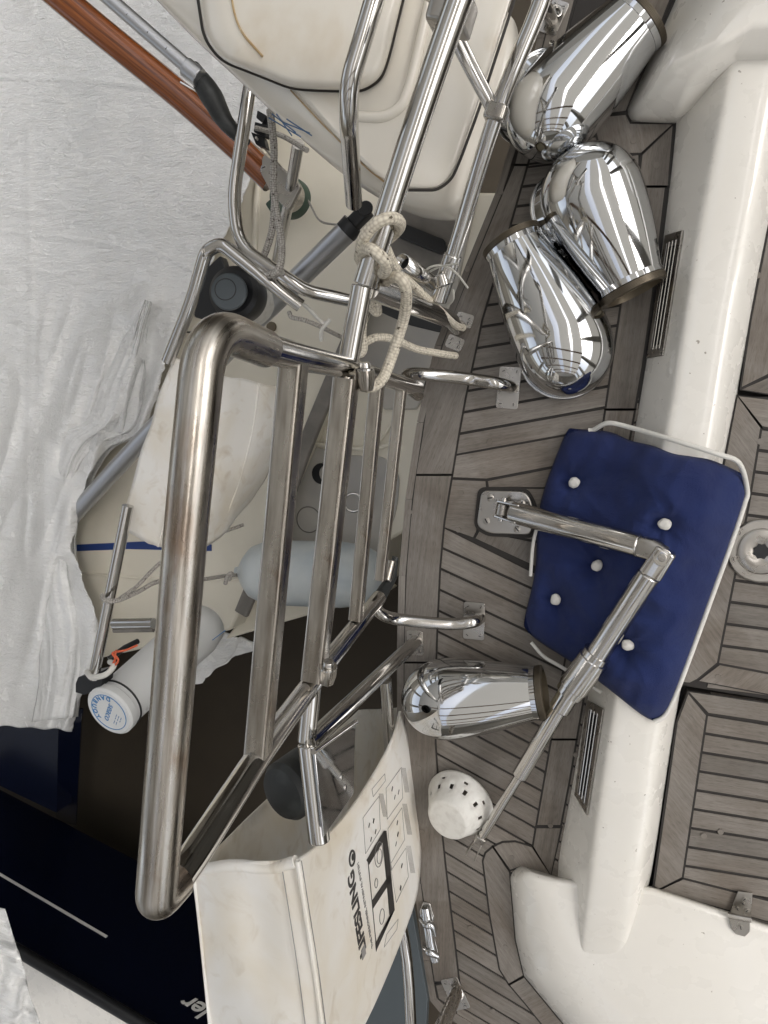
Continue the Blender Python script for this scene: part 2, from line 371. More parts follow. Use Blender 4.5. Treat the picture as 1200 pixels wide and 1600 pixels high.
# teak deck of the yacht we stand on
EDGE = [(-60, 868), (258, 792), (330, 762), (512, 688), (608, 658), (700, 646), (747, 637), (800, 631), (897, 623), (946, 621), (1104, 619), (1250, 625), (1394, 649), (1506, 662), (1555, 671), (1700, 690)]
INN = [(-60, 915), (100, 872), (258, 825), (300, 813), (380, 790), (500, 754), (558, 742), (640, 724), (750, 706), (800, 697), (850, 690), (950, 685), (1033, 682), (1161, 681), (1292, 690), (1382, 700), (1472, 711), (1525, 717), (1700, 740)]
RIN = [(192, 1010), (242, 1002), (292, 996), (500, 966), (650, 944), (850, 912), (1000, 888), (1150, 862), (1322, 832)]
COA = [(192, 1055), (300, 1043), (417, 1029), (558, 1010), (667, 991), (850, 958), (1000, 932), (1094, 915), (1240, 890), (1369, 864)]
def planks(bm, quads, gap=.0029, z=0.0, th=.004, uo=None):
    """each quad: world corner points a,b (one long side) c,d (the other), shrunk by gap"""
    uvl = bm.loops.layers.uv.verify()
    for q in quads:
        c = sum(q, Vector()) / len(q); d = (q[1] - q[0]).normalized(); s = Z.cross(d)
        o = Vector((random.random() * 50, random.random() * 50)); n = len(q); pts = []
        ar = sum(q[i].x * q[(i + 1) % n].y - q[(i + 1) % n].x * q[i].y for i in range(n))
        sg = 1 if ar > 0 else -1
        for i in range(n):                            # offset every side inwards
            e1 = (q[i] - q[i - 1]); e2 = (q[(i + 1) % n] - q[i]); e1.z = e2.z = 0
            if e1.length < 1e-6 or e2.length < 1e-6: pts.append(q[i].copy()); continue
            n1 = Z.cross(e1.normalized()) * sg; n2 = Z.cross(e2.normalized()) * sg
            bs = n1 + n2; k = gap / max(.35, (1 + n1.dot(n2)) / 2) / 2 * 1.0
            pts.append(q[i] + bs * k)
        top = [bm.verts.new(Vector((p.x, p.y, z))) for p in pts]; bot = [bm.verts.new(Vector((p.x, p.y, z - th))) for p in pts]
        fs = [bm.faces.new(top)] + [bm.faces.new((top[i], bot[i], bot[(i + 1) % n], top[(i + 1) % n])) for i in range(n)]
        for f in fs:
            for lp in f.loops:
                r = lp.vert.co - c; lp[uvl].uv = (r.dot(d) + o.x, r.dot(s) + o.y)
def strip(a, b, steps):                              # quads between two pixel polylines, cut at given indices
    pass
deckz = 0.0
tb = bmesh.new(); quads = []
ys = []; y = 262.0
while y < 742: ys.append(y); y += 33.5 if y > 450 else 31
ys = [v for v in ys if v < 722]; 
yl = ys[-1]
def upline(y): s = -.12 - .06 * max(0, min(1, (y - 300) / 350)); return s
def q_between(y0, s0, y1, s1, xr):
    xa, xb = interp(INN, y0) - 12, interp(INN, y1) - 12
    r0 = y0 + s0 * (xr - xa); r1 = y1 + s1 * (xr - xb)
    return [P(xa, y0), P(xr, r0), P(xr, r1), P(xb, y1)]
for y0 in [60 + 33 * k for k in range(6)]: quads.append(q_between(y0, -.12, y0 + 33, -.12, 1000))
quads.append(q_between(258, -.12, ys[0], -.12, 1000))
for a, b in zip(ys, ys[1:]): quads.append(q_between(a, upline(a), b, upline(b), 1000))
quads.append([P(694, yl), P(1000, yl + upline(yl) * 306), P(1000, 704), P(760, 750), P(694, 747)])
quads.append([P(694, 747), P(760, 750), P(764, 784), P(745, 832), P(740, 842), P(672, 818)])
quads.append([P(760, 750), P(1000, 704), P(1000, 764), P(762, 763)])
quads.append([P(762, 762), P(1000, 762), P(1000, 880), P(748, 828)])
lo = [818 + 32.6 * k for k in range(9)] 
while lo[-1] < 1720: lo.append(lo[-1] + 30.6)
quads.append([P(740, 842), P(748, 828), P(1000, 880), P(1000, 962)])
for a, b in zip(lo, lo[1:]):
    sl_ = lambda y: .44 + .16 * max(0, min(1, (y - 820) / 500))
    quads.append(q_between(a, sl_(a) + (.06 if a == lo[0] else 0), b, sl_(b), 1000))
planks(tb, quads)
# margin planks, laid proud of the field and edged by caulk
mg = []
def marg(outer, inner, cuts):
    for a, b in zip(cuts, cuts[1:]):
        n = max(2, int((b - a) / 60)); A = [(interp(outer, a + (b - a) * k / n), a + (b - a) * k / n) for k in range(n + 1)]
        B = [(interp(inner, a + (b - a) * k / n), a + (b - a) * k / n) for k in range(n + 1)]
        mg.append([P(*p) for p in A] + [P(*p) for p in B[::-1]])
EIN = [(y, x + 11) for y, x in EDGE]
marg(EIN, INN, (-60, 258, 742, 1035, 1534))
marg(RIN, [(y, x - 3) for y, x in COA], (292, 640, 1155, 1290))
mg.append([P(996, 292), P(1002, 242), P(1052, 195), P(1045, 292)])
mg.append([P(832, 1322), P(888, 1240), P(862, 1366)])
mg[-1] = [P(837, 1292), P(832, 1322), P(861, 1368), P(878, 1292)]
# plank that wraps the white mouldings (upper)
mg.append([P(932, 215), P(925, 183), P(979, 178), P(986, 192), P(1052, 194), P(1002, 241), P(940, 242)])
mg.append([P(1056, -20), P(979, 175), P(925, 183), P(926, 160), P(1010, -20)])
# lower wrap
mg.append([P(832, 1322), P(862, 1369), P(812, 1355), P(797, 1360), P(770, 1322), P(785, 1315), P(805, 1314)])
mg.append([P(770, 1322), P(797, 1362), P(806, 1469), P(819, 1524), P(795, 1538), P(780, 1514), P(765, 1431), P(754, 1345), P(758, 1332)])
mg.append([P(795, 1538), P(819, 1525), P(881, 1600), P(960, 1690), P(910, 1690), P(850, 1605), P(822, 1570)])
mg.append([P(680, 1538), P(717, 1530), P(724, 1552), P(704, 1572), P(685, 1560)])
ub_ = bmesh.new(); planks(ub_, [list(q) for q in mg], z=.0009, th=.003, gap=-.0016); tag(link('margin_caulking', ub_, caulk), kind='structure')
mb = bmesh.new(); planks(mb, mg, z=.0018, th=.0025, gap=.0024)
me2 = bpy.data.meshes.new('tmp'); mb.to_mesh(me2); mb.free(); tb.from_mesh(me2)
# rim strip along the very edge
rim = []
yy = -60
while yy < 1555:
    y2 = min(yy + 120, 1562); rim.append([P(interp(EDGE, yy), yy), P(interp(EDGE, y2), y2), P(interp(EIN, y2), y2), P(interp(EIN, yy), yy)]); yy = y2
    if y2 >= 1562: break
rim.append([P(671, 1562), P(690, 1585), P(800, 1650), P(800, 1634), P(702, 1577), P(683, 1560)])
rb = bmesh.new(); planks(rb, rim, gap=.0004, z=.001, th=.02); me2 = bpy.data.meshes.new('tmp'); rb.to_mesh(me2); rb.free(); tb.from_mesh(me2)
deck = tag(link('deck', tb, teak, smooth=20), kind='structure')
E3 = [P(interp(EDGE, y), y) for y in range(-60, 1561, 60)]
out = [P(x, y) for y in range(-60, 1561, 60) for x in (interp(EDGE, y) + 2,)] + [P(692, 1582), P(1000, 1760), P(1500, 1760), P(1500, -60)]
bm = bmesh.new(); loft(bm, [[Vector((p.x, p.y, -.04)) for p in out], [Vector((p.x, p.y, -.0022)) for p in out]]); tag(link('deck_caulking', bm, caulk), kind='structure')
bm = bmesh.new(); hull = [Vector((p.x, p.y, 0)) for p in out]; c = sum(hull, Vector()) / len(hull)
loft(bm, [[Vector((c.x + (p.x - c.x) * k, c.y + (p.y - c.y) * k, z)) for p in hull] for k, z in ((.8, -1.9), (.97, -1.1), (.996, -.3), (.998, -.041))]); tag(link('yacht_hull', bm, white), kind='structure')
# wooden bungs in the planks
bm = bmesh.new(); uvl = bm.loops.layers.uv.verify()
for (x, y) in [(952, 172), (990, 220), (1026, 258), (782, 300), (730, 420), (765, 690), (720, 770), (716, 828), (640, 800), (700, 900), (722, 1000), (985, 700), (900, 1180), (860, 1290), (800, 1340), (790, 1480), (735, 1450), (770, 1580), (660, 1300), (655, 1200), (1122, 1058), (1100, 1306), (1046, 1365), (1184, 430), (1126, 1300), (1188, 690)]:
    z = .0022 if x < 1058 else .0320
    c = P(x, y, z); disc(bm, c - Z * .0012, Z, .0055, .0016, 16, .0053)
link('deck_bungs', bm, teak)['kind'] = 'structure'
# white mouldings and coaming ridge
def poly(tab, ys, z): return [P(interp(tab, y), y, z) for y in ys]
CL = [(92, 1142), (208, 1121), (312, 1100), (458, 1075), (558, 1062), (667, 1042), (900, 998), (1124, 956), (1240, 937), (1337, 926), (1487, 907), (1560, 895)]
CR = [(92, 1225), (216, 1200), (300, 1188), (458, 1154), (558, 1136), (667, 1121), (900, 1078), (1146, 1031), (1300, 1012), (1412, 990), (1499, 975), (1560, 962)]
BR = [(60, 1270), (233, 1228), (458, 1183), (612, 1156), (720, 1133), (900, 1098), (1124, 1057), (1386, 1018), (1510, 980), (1580, 965)]
CO2 = COA + [(1480, 885), (1580, 870)]
ysr = [60, 92, 140, 200, 260, 330, 420, 500, 600, 700, 800, 900, 1000, 1100, 1200, 1300, 1370, 1430, 1490]
bm = bmesh.new(); rows = []
def topz(y): return .10 if y < 1400 else .10 - .04 * (y - 1400) / 90
for y in ysr:
    t = topz(y); a = P(interp(CO2, y) if y > 180 else interp(COA, 192), y, -.002); b = P(interp(CL, y), y, t); c = P(interp(CR, y), y, t); d = P(interp(BR, y), y, .02)
    row = [Vector((a.x - .0, a.y, -.02)), a]
    row += [a.lerp(b, .5), a.lerp(b, .88), b.lerp(a, .03) + Z * .001, b.lerp(c, .08) + Z * .003, b.lerp(c, .5) + Z * .004, b.lerp(c, .86) + Z * .003, c.lerp(d, .1), c.lerp(d, .5), d, Vector((d.x, d.y, -.02))]
    rows.append(row)
loft(bm, rows, closed=False, cap0=False, cap1=False)
tag(link('cockpit_coaming', bm, white, sub=2, smooth=80), kind='structure')
bm = bmesh.new()
l0 = [(868, 1369), (812, 1352), (797, 1366), (806, 1469), (819, 1525), (881, 1600), (1000, 1750), (1400, 1800), (1400, 1508), (1018, 1384)]
l1 = [(870, 1372), (822, 1360), (812, 1372), (824, 1466), (842, 1526), (900, 1602), (1010, 1740), (1400, 1800), (1400, 1510), (1018, 1386)]
l2 = [(874, 1376), (842, 1372), (838, 1388), (862, 1455), (888, 1522), (935, 1590), (1030, 1700), (1400, 1780), (1400, 1514), (1018, 1389)]
l3 = [(890, 1400), (872, 1396), (872, 1410), (892, 1462), (918, 1520), (960, 1570), (1050, 1640), (1390, 1720), (1390, 1540), (1018, 1408)]
LZ = ((l0, -.02), (l0, .002), (l1, .045), (l2, .062), (l3, .064))
loft(bm, [[P(x, y, z) for x, y in l] for l, z in LZ], cap0=False)
tag(link('cockpit_bench', bm, white, bev=.012, seg=4, smooth=60), kind='structure')
bm = bmesh.new()
l0 = [(1085, -80), (1056, 0), (979, 174), (987, 190), (1054, 193), (1170, 130), (1400, 120), (1400, -80)]
l1 = [(1100, -80), (1066, 0), (992, 168), (1000, 180), (1058, 182), (1160, 122), (1400, 112), (1400, -80)]
l2 = [(1135, -80), (1120, -10), (1048, 100), (1052, 118), (1080, 122), (1150, 84), (1400, 80), (1400, -80)]
l3 = [(1185, -80), (1170, 0), (1120, 60), (1125, 66), (1140, 62), (1180, 38), (1400, 36), (1400, -80)]
loft(bm, [[P(x, y, z) for x, y in l] for l, z in ((l0, -.02), (l0, .002), (l1, .04), (l2, .125), (l3, .155))], cap0=False)
tag(link('deck_moulding', bm, white, bev=.014, seg=4, smooth=60), kind='structure')
# teak cockpit lids on the right
def lid(outline, borders, fieldx, ylist, slope, label, z=.03):
    o = [P(x, y, z) for x, y in outline]; c = sum(o, Vector()) / len(o)
    r = root('teak_hatch_lid', Vector((c.x, c.y, 0)), label, 'hatch lid')
    bm = bmesh.new(); loft(bm, [[Vector((p.x, p.y, .004)) for p in o], [Vector((p.x, p.y, z - .002)) for p in o]]); link('caulked_base', bm, caulk, r)
    bm = bmesh.new(); q = []
    for a, b in zip(ylist, ylist[1:]):
        x0, x1 = fieldx(a), fieldx(b); q.append([P(x0, a, z), P(1330, a + slope * (1330 - x0), z), P(1330, b + slope * (1330 - x1), z), P(x1, b, z)])
    planks(bm, q, z=z, gap=.003)
    b3 = bmesh.new(); planks(b3, [[P(x, y, z) for x, y in b] for b in borders], z=z + .0008, th=.003, gap=-.0016); link('seam_caulk', b3, caulk, r)
    b2 = bmesh.new(); planks(b2, [[P(x, y, z) for x, y in b] for b in borders], z=z + .0016, th=.02, gap=.0024)
    me = bpy.data.meshes.new('t'); b2.to_mesh(me); b2.free(); bm.from_mesh(me)
    link('planks', bm, teak, r, smooth=20)
    return r
lid([(1212, 240), (1172, 500), (1156, 607), (1200, 590), (1340, 560), (1340, 240)],
    [[(1222, 240), (1172, 500), (1157, 607), (1203, 585), (1236, 400), (1262, 240)], [(1157, 609), (1203, 587), (1340, 592), (1340, 640)]],
    lambda y: 1200, [230 + 33 * k for k in range(12)], .05, 'upper teak cockpit lid beside the top of the white coaming ridge')
lid([(1152, 620), (1131, 722), (1056, 1068), (1076, 1073), (1340, 1115), (1340, 620)],
    [[(1152, 618), (1190, 668), (1170, 790), (1122, 1036), (1090, 1062), (1078, 1068), (1058, 1066), (1131, 722)], [(1152, 618), (1340, 640), (1340, 690), (1190, 668)], [(1090, 1064), (1124, 1037), (1340, 1078), (1340, 1112)]],
    lambda y: interp([(640, 1180), (790, 1165), (1036, 1115), (1080, 1100)], y), [634 + 34 * k for k in range(14)], .13, 'teak cockpit lid with the round deck filler, middle of the three lids')
lidc = lid([(1075, 1080), (1057, 1128), (1020, 1386), (1026, 1391), (1340, 1478), (1340, 1125)],
    [[(1075, 1082), (1105, 1117), (1067, 1371), (1028, 1391), (1021, 1384), (1057, 1128)], [(1075, 1080), (1340, 1118), (1340, 1150), (1106, 1115)], [(1067, 1372), (1340, 1442), (1340, 1480), (1028, 1391)]],
    lambda y: interp([(1100, 1100), (1371, 1058), (1500, 1040)], y), [1086 + 29.5 * k for k in range(14)], .16, 'lower teak cockpit lid beside the steel hinge on the white bench')
# ================================================================== FITTINGS ON DECK
def base_plate(parent, c, xd, lx, ly, name='base_plate', m=None, th=.003, nsc=4, rnd=.006, sr=.0042, n=Z):
    xd = xd.normalized(); yd = n.cross(xd)
    pts = [c + xd * (lx / 2 * a) + yd * (ly / 2 * b) + n * th for a, b in ((-1, -1), (1, -1), (1, 1), (-1, 1))]
    o = wslab(name, pts, th, n, m or brushed, parent, rnd=rnd, bev=.0006)
    for a, b in ((-1, -1), (1, -1), (1, 1), (-1, 1)):
        screw(o, c + xd * (lx / 2 - .009) * a + yd * (ly / 2 - .009) * b + n * th, n, sr)
    return o
def vent_grille(quad, nsl, label, off=.0015):
    # quad: TL, TR, BR, BL world points on the sloping coaming face
    n = (quad[1] - quad[0]).cross(quad[3] - quad[0]).normalized()
    if n.z < 0: n = -n
    c = sum(quad, Vector()) / 4; r = root('vent_grille', c, label, 'vent grille', 'vent grilles in the side of the coaming')
    q = [p + n * off for p in quad]
    wslab('grille_recess', [c + (p - c) * .8 + n * (off + .0004) for p in quad], .0006, n, blackr, r, bev=0)
    def pt(u, v, h=0): return (q[0].lerp(q[1], u)).lerp(q[3].lerp(q[2], u), v) + n * h
    eu, ev = .2, .07
    bm = bmesh.new()
    for (a, b, c_, d) in ((0, 0, 1, ev), (0, 1 - ev, 1, 1), (0, ev, eu, 1 - ev), (1 - eu, ev, 1, 1 - ev)):
        f = [pt(a, b), pt(c_, b), pt(c_, d), pt(a, d)]; loft(bm, [f, [p + n * .004 for p in f]])
    link('grille_frame', bm, brushed, r, bev=.0008)
    for k in range(nsl):
        u = eu + (1 - 2 * eu) * (k + .5) / nsl
        bm = bmesh.new(); sweep(bm, [pt(u, ev * .9, .0025), pt(u, 1 - ev * .9, .0025)], .0032, sides=8, flat=.6); link('louvre', bm, steel, r)
def coap(px, py):                                    # point on the coaming's left face
    a = P(interp(COA, py), py, 0); b = P(interp(CL, py), py, .1)
    xa, xb = interp(COA, py), interp(CL, py); t = (px - xa) / (xb - xa); z = .1 * t
    return P(px, py, z)
vent_grille([coap(1043, 368), coap(1070, 360), coap(1039, 556), coap(1014, 560)], 3, 'long steel vent grille in the coaming side beside the upper pair of cowls')
vent_grille([coap(921, 1094), coap(946, 1108), coap(920, 1274), coap(901, 1242)], 3, 'long steel vent grille in the coaming side below the blue cushion')
# --- cowl vents
def cowl(cpx, cz, epx, ez, rc, rm, roll, label, end_open=True, squash=1.0):
    A = P(cpx[0], cpx[1], cz); B = P(epx[0], epx[1], ez)
    xd = (B - A); L = xd.length; L1 = L - 2 * rm * .93
    M = frame(A, xd) @ Matrix.Rotation(R(roll), 4, 'X')
    r = root('cowl_vent', Vector((A.x, A.y, 0)), label, 'cowl vent', 'loose polished cowl vents lying on the teak')
    bm = bmesh.new(); N = 48; rings = []; xs = .66 * L; zc = lambda x: 0
    def rr_(x):
        if x < xs: t = (x - .012) / (xs - .012); return rc + (rm - rc) * (math.sin(t * math.pi / 2) * .55 + t * .45)
        t = (x - xs) / (L - xs); return rm * max(0, 1 - t ** 2.2) ** .5
    X = [.012 + (xs - .012) * k / 18 for k in range(19)] + [xs + (L - xs) * math.sin(math.pi / 2 * k / 16) for k in range(1, 16)] + [L - .0003]
    for x in X: rings.append([M @ Vector((x, math.cos(a) * rr_(x), math.sin(a) * rr_(x))) for a in (2 * math.pi * k / N for k in range(N))])
    loft(bm, rings, cap0=False)
    link('cowl_body', bm, chrome, r, smooth=180)
    # mouth on the under side with its rolled rim
    xm = L - rm * 1.02; mz = -rm * .70; bm = bmesh.new(); rings = []
    for z_, q_ in ((-rm * .30, .84), (-rm * .5, .90), (-rm * .62, .93), (mz, .955), (mz - .001, .94), (-rm * .6, .85), (-rm * .42, .55), (-rm * .36, .2), (-rm * .355, .002)):
        rings.append([M @ Vector((xm + math.cos(a) * rm * q_, math.sin(a) * rm * q_, z_)) for a in (2 * math.pi * k / N for k in range(N))])
    loft(bm, rings, cap0=False); link('mouth', bm, chrome, r, smooth=180)
    bm = bmesh.new(); sweep(bm, [M @ Vector((xm + math.cos(a) * rm * .955, math.sin(a) * rm * .955, mz)) for a in (2 * math.pi * k / 56 for k in range(56))], .0036, sides=10, closed=True); link('mouth_rim', bm, chrome, r)
    # soldered bead where the hood meets the neck
    bm = bmesh.new(); xb = L - 2.02 * rm
    sweep(bm, [M @ Vector((xb + .030 * (1 - math.cos(a)) * 1.0 + .004, math.sin(a) * (rr_(xb + .03) + .0006), -math.cos(a) * (rr_(xb + .03) + .0006))) for a in [R(-62 + 8 * k) for k in range(16)]], [.0008] + [.0042] * 14 + [.0008], sides=10); link('hood_bead', bm, chrome, r)
    # collar
    def rev(prof, name, m, parent=r):
        bm = bmesh.new(); loft(bm, [[M @ Vector((x, math.cos(a) * q, math.sin(a) * q)) for a in (2 * math.pi * k / 48 for k in range(48))] for x, q in prof], cap0=False, cap1=False); return link(name, bm, m, parent, smooth=35)
    rev([(.026, rc * .99), (.024, rc * 1.06), (.014, rc * 1.07), (.012, rc * 1.0)], 'neck_band', chrome)
    pr = [(.013, rc * .95)]
    for k in range(5):
        x = .012 - k * .0022; pr += [(x, rc * 1.08), (x - .0011, rc * 1.08), (x - .0013, rc * 1.03), (x - .0020, rc * 1.03)]
    pr += [(-.0005, rc * .90), (.03, rc * .88)]
    cc = rev(pr, 'threaded_collar', threadm)
    rev([(.012, rc * .86), (.013, rc * .5), (.0135, .0005)], 'collar_inside', innerm, cc)
    return r
cowl((1004, 22), .075, (808, 234), .08, .057, .084, -62, 'largest looking cowl vent lying at the top between the canister and white moulding')
cowl((991, 458), .07, (892, 236), .075, .056, .090, 38, 'cowl vent below the top one, its threaded collar pointing down to the coaming grille')
cowl((797, 372), .075, (918, 612), .08, .053, .088, -8, 'cowl vent with its threaded collar up left and rounded end near the blue cushion')
cowl((852, 1082), .07, (630, 1096), .075, .050, .082, 14, 'single cowl vent lying below the folding arm near the white basket')
# --- blue cushion
A_, B_, C_, D_ = Vector((876, 655)), Vector((1183, 737)), Vector((1034, 1146)), Vector((812, 985))
BUT = [(897, 754), (1039, 819), (933, 884), (868, 937), (981, 1008)]
cushc = P(1000, 900, .1); cr = root('seat_cushion', Vector((cushc.x, cushc.y, 0)), 'blue padded cushion with white piping and buttons lying over the white coaming', 'cushion')
def cbase(p): return .1 * math.exp(-((p.x - (interp(CL, p.y) + interp(CR, p.y)) / 2) / 110) ** 2) + .012
NU, NV = 70, 90
def cnz(w2): return noise.noise(Vector((w2.x * 9, w2.y * 9, 3))) * .014 + noise.noise(Vector((w2.x * 28, w2.y * 22, 7))) * .007 - abs(noise.noise(Vector((w2.x * 13 + w2.y * 6, w2.y * 17, 2)))) * .016
def cpos(u, v, top=True):
    a2, b2 = 2 * u - 1, 2 * v - 1
    kk = 1 - .07 * (a2 * a2 * b2 * b2) ** 3.0
    u, v = .5 + a2 * kk / 2, .5 + b2 * kk / 2
    p = A_.lerp(B_, u).lerp(D_.lerp(C_, u), v)
    u, v = .5 + a2 / 2, .5 + b2 / 2
    # ragged edges
    p = p + Vector((0, 1)) * (4 * math.sin(u * math.pi) * (1 - v) ** 3 + 6 * noise.noise(Vector((u * 6, 0, 0))) * (1 - v) ** 6) + Vector((6 * math.sin(v * 9 + 1) * (1 - u) ** 4 - 10 * math.sin(v * math.pi) * u ** 6 * 0, -10 * math.sin(u * math.pi) * v ** 4))
    e = 1 - max(abs(2 * u - 1) ** 5, abs(2 * v - 1) ** 6); r_ = (abs(2 * u - 1) ** 10 + abs(2 * v - 1) ** 10) ** .1
    e = max(0, 1 - r_ ** 5) ** .5
    if r_ > .93: p = p.lerp((A_ + B_ + C_ + D_) / 4, .0)
    h = .048 * e
    d = sum(math.exp(-((p.x - bx) ** 2 + (p.y - by) ** 2) / 620) for bx, by in BUT)
    w2 = P(p.x, p.y, .1); nz = noise.noise(Vector((w2.x * 9, w2.y * 9, 3))) * .014 + noise.noise(Vector((w2.x * 28, w2.y * 22, 7))) * .007 - abs(noise.noise(Vector((w2.x * 13 + w2.y * 6, w2.y * 17, 2)))) * .016
    puck = 0
    for (bx, by) in BUT:                              # creases running from each button
        dx, dy = p.x - bx, p.y - by; an = math.atan2(dy, dx); rr = math.hypot(dx, dy); puck += (1 - abs(math.cos(an * 3.5 + bx)) ** .5 * 1.6) * .0040 * math.exp(-((rr - 34) / 30) ** 2)
    # gathers at the hem
    gath = .004 * math.sin(u * 60 + 3 * math.sin(v * 5)) * (abs(2 * v - 1) ** 5) + .003 * math.sin(v * 70) * (abs(2 * u - 1) ** 5)
    z = cbase(p) + (h * (1 - .62 * min(1, d)) + (nz + puck + gath) * e if top else -h * .12)
    return P(p.x, p.y, z)
bm = bmesh.new(); G = [[bm.verts.new(cpos(i / NU, j / NV)) for i in range(NU + 1)] for j in range(NV + 1)]
Hh = [[(G[j][i] if i in (0, NU) or j in (0, NV) else bm.verts.new(cpos(i / NU, j / NV, False))) for i in range(NU + 1)] for j in range(NV + 1)]
for j in range(NV):
    for i in range(NU):
        bm.faces.new((G[j][i], G[j][i + 1], G[j + 1][i + 1], G[j + 1][i]))
        bm.faces.new((Hh[j][i], Hh[j + 1][i], Hh[j + 1][i + 1], Hh[j][i + 1]))
link('cushion_cover', bm, blue, cr, smooth=180)
for (bx, by) in BUT:
    p = Vector((bx, by)); c = P(bx, by, cbase(p) + .029 + cnz(P(bx, by, .1)) ); bm = bmesh.new()
    bmesh.ops.create_uvsphere(bm, u_segments=20, v_segments=12, radius=.0115, matrix=Matrix.Translation(c) @ Matrix.Rotation(random.random() * 3, 4, 'Z') @ Matrix.Diagonal((1, .88, .62, 1)))
    for v_ in bm.verts: v_.co += v_.normal * noise.noise(v_.co * 160) * .0016
    link('button', bm, whitecloth, cr)
tube('piping', [cpos(.13, .004) + Z * .004, cpos(.16, .0) + Z * .007] + P3([(950, 661, .055), (985, 668, .07), (1050, 687, .115), (1120, 709, .12), (1155, 724, .1)]) + [cpos(.999, t) + Z * .006 for t in (.06, .12, .2, .3, .4, .5, .6, .7, .8, .88, .94)] + [cpos(.985, .97) + Z * .008, cpos(.95, .999) + Z * .006], .0045, whitecloth, cr, spline=6, sides=10)
tube('piping', P3([(841, 818, .03), (833, 850, .03), (829, 900, .03)]), .0035, whitecloth, cr, spline=6, sides=8)
tube('piping', P3([(830, 1004, .02), (850, 1026, .03), (880, 1044, .04), (940, 1082, .07)]), .0035, whitecloth, cr, spline=6, sides=8)
# --- folding leg / arm
ar = root('folding_table_leg', P(790, 800, 0), 'folding stainless leg hinged on the deck, bent across the blue cushion', 'folding leg')
pc = P(790, 800, 0); px_ = (P(830, 808, 0) - P(752, 792, 0)).normalized()
pl = [P(x, y, .008) for x, y in ((752, 766), (822, 768), (834, 792), (831, 836), (764, 834), (744, 822))]
bp = wslab('hinge_plate', pl, .008, Z, brushed, ar, rnd=.014, bev=.003, seg=3)
bm = bmesh.new(); pp = [P(x, y, .0025) for x, y in ((747, 761), (825, 762), (840, 790), (836, 841), (760, 838), (740, 824))]; loft(bm, [[p - Z * .002 for p in fillet(pp, .016, 5, True)], fillet(pp, .016, 5, True)]); link('bedding_seal', bm, caulk, bp)
for x, y in ((766, 778), (815, 787), (760, 814), (808, 827)): screw(bp, P(x, y, .008), Z, .0075)
z1, z2 = .05, .145
a1, b1 = P(800, 800, z1), P(1000, 853, z2)
ax = (b1 - a1).normalized(); sd_ = Z.cross(ax).normalized(); upn = ax.cross(sd_)
for s in (-1, 1):
    q = [a1 - ax * .036 + sd_ * .017 * s + upn * .012, a1 + ax * .02 + sd_ * .019 * s + upn * .016, a1 + ax * .02 + sd_ * .019 * s - upn * .016, a1 - ax * .036 + sd_ * .017 * s - upn * .012]
    wslab('clevis_cheek', q, .004, sd_ * s, steel, ar, rnd=.006)
q = pc + Vector((0, 0, .012)); tube('pivot_block', [a1 - ax * .022 - sd_ * .012, a1 - ax * .022 + sd_ * .012], .013, brushed, ar, fil=0, bev=.002)
tube('pivot_pin', [a1 - ax * .022 - sd_ * .024, a1 - ax * .022 + sd_ * .024], .005, steel, ar, fil=0)
tube('upper_tube', [a1, b1], .0215, steel, ar, fil=0, bev=.003, sides=28)
j1 = P(1034, 868, .155)
dirj = (j1 - b1).normalized()
tube('elbow_fork', [b1 - ax * .001, b1 + ax * .02, j1 + ax * .006], [.019, .019, .017], brushed, ar, fil=0, sq=5, up=sd_, bev=.003)
e2 = P(925, 1035, .12)
d2 = (e2 - j1).normalized()
bm = bmesh.new(); disc(bm, j1 + Z * .016, Z, .016, .004, 28); link('elbow_pin', bm, steel, ar, bev=.001)
tube('elbow_eye', [j1 - d2 * .016 + Z * .002, j1 + d2 * .04], [.019, .021], steel, ar, fil=0, sq=5, up=Z, bev=.004)
bm = bmesh.new(); disc(bm, j1 + Z * .020, Z, .0075, .003, 20); link('pin_head', bm, brushed, ar, bev=.0008)
tube('lower_tube', [j1 + d2 * .04, e2], .0215, steel, ar, fil=0, bev=.003, sides=28)
def seg(nm, a, b, r): tube(nm, [P(*a), P(*b)], r, steel, ar, fil=0, bev=.002, sides=28)
s0, s1 = P(934, 1020, .12), P(890, 1082, .105); dd = (s1 - s0).normalized()
tube('locking_collar', [s0 - dd * .0, s0 + dd * .012, s0 + dd * .014, s1 - dd * .016, s1 - dd * .014, s1], [.0265, .0265, .029, .029, .0265, .0265], steel, ar, fil=0, sides=32, smooth=30)
tube('inner_collar', [s1 - dd * .002, P(874, 1108, .1)], .0205, steel, ar, fil=0, bev=.002, sides=28)
tube('inner_tube', [P(878, 1100, .1), P(812, 1212, .075)], .0158, steel, ar, fil=0, bev=.002, sides=28)
tube('tip_tube', [P(816, 1205, .075), P(750, 1312, .05)], .0092, steel, ar, fil=0, bev=.001, sides=20)
t0, t1 = P(753, 1306, .05), P(734, 1340, .035); td = (t1 - t0).normalized(); ts = Z.cross(td).normalized(); tn = td.cross(ts)
tube('fork_block', [t0 - td * .002, t0 + td * .014], .012, brushed, ar, fil=0, sq=5, bev=.002)
for s, ln in ((-1, .062), (1, .062)):
    q = [t0 + td * .012 + ts * .009 * s + tn * .012, t0 + td * ln + ts * .012 * s + tn * .014, t0 + td * ln + ts * .012 * s - tn * .014, t0 + td * .012 + ts * .009 * s - tn * .010]
    ch = wslab('fork_cheek', q, .0028, ts * s, brushed, ar, rnd=.007)
    hc = t0 + td * (ln - .013) + ts * (.0103 if s > 0 else -.0103)
    bm = bmesh.new(); disc(bm, hc, ts * s, .0045, .0006); link('pin_hole', bm, blackr, ch)
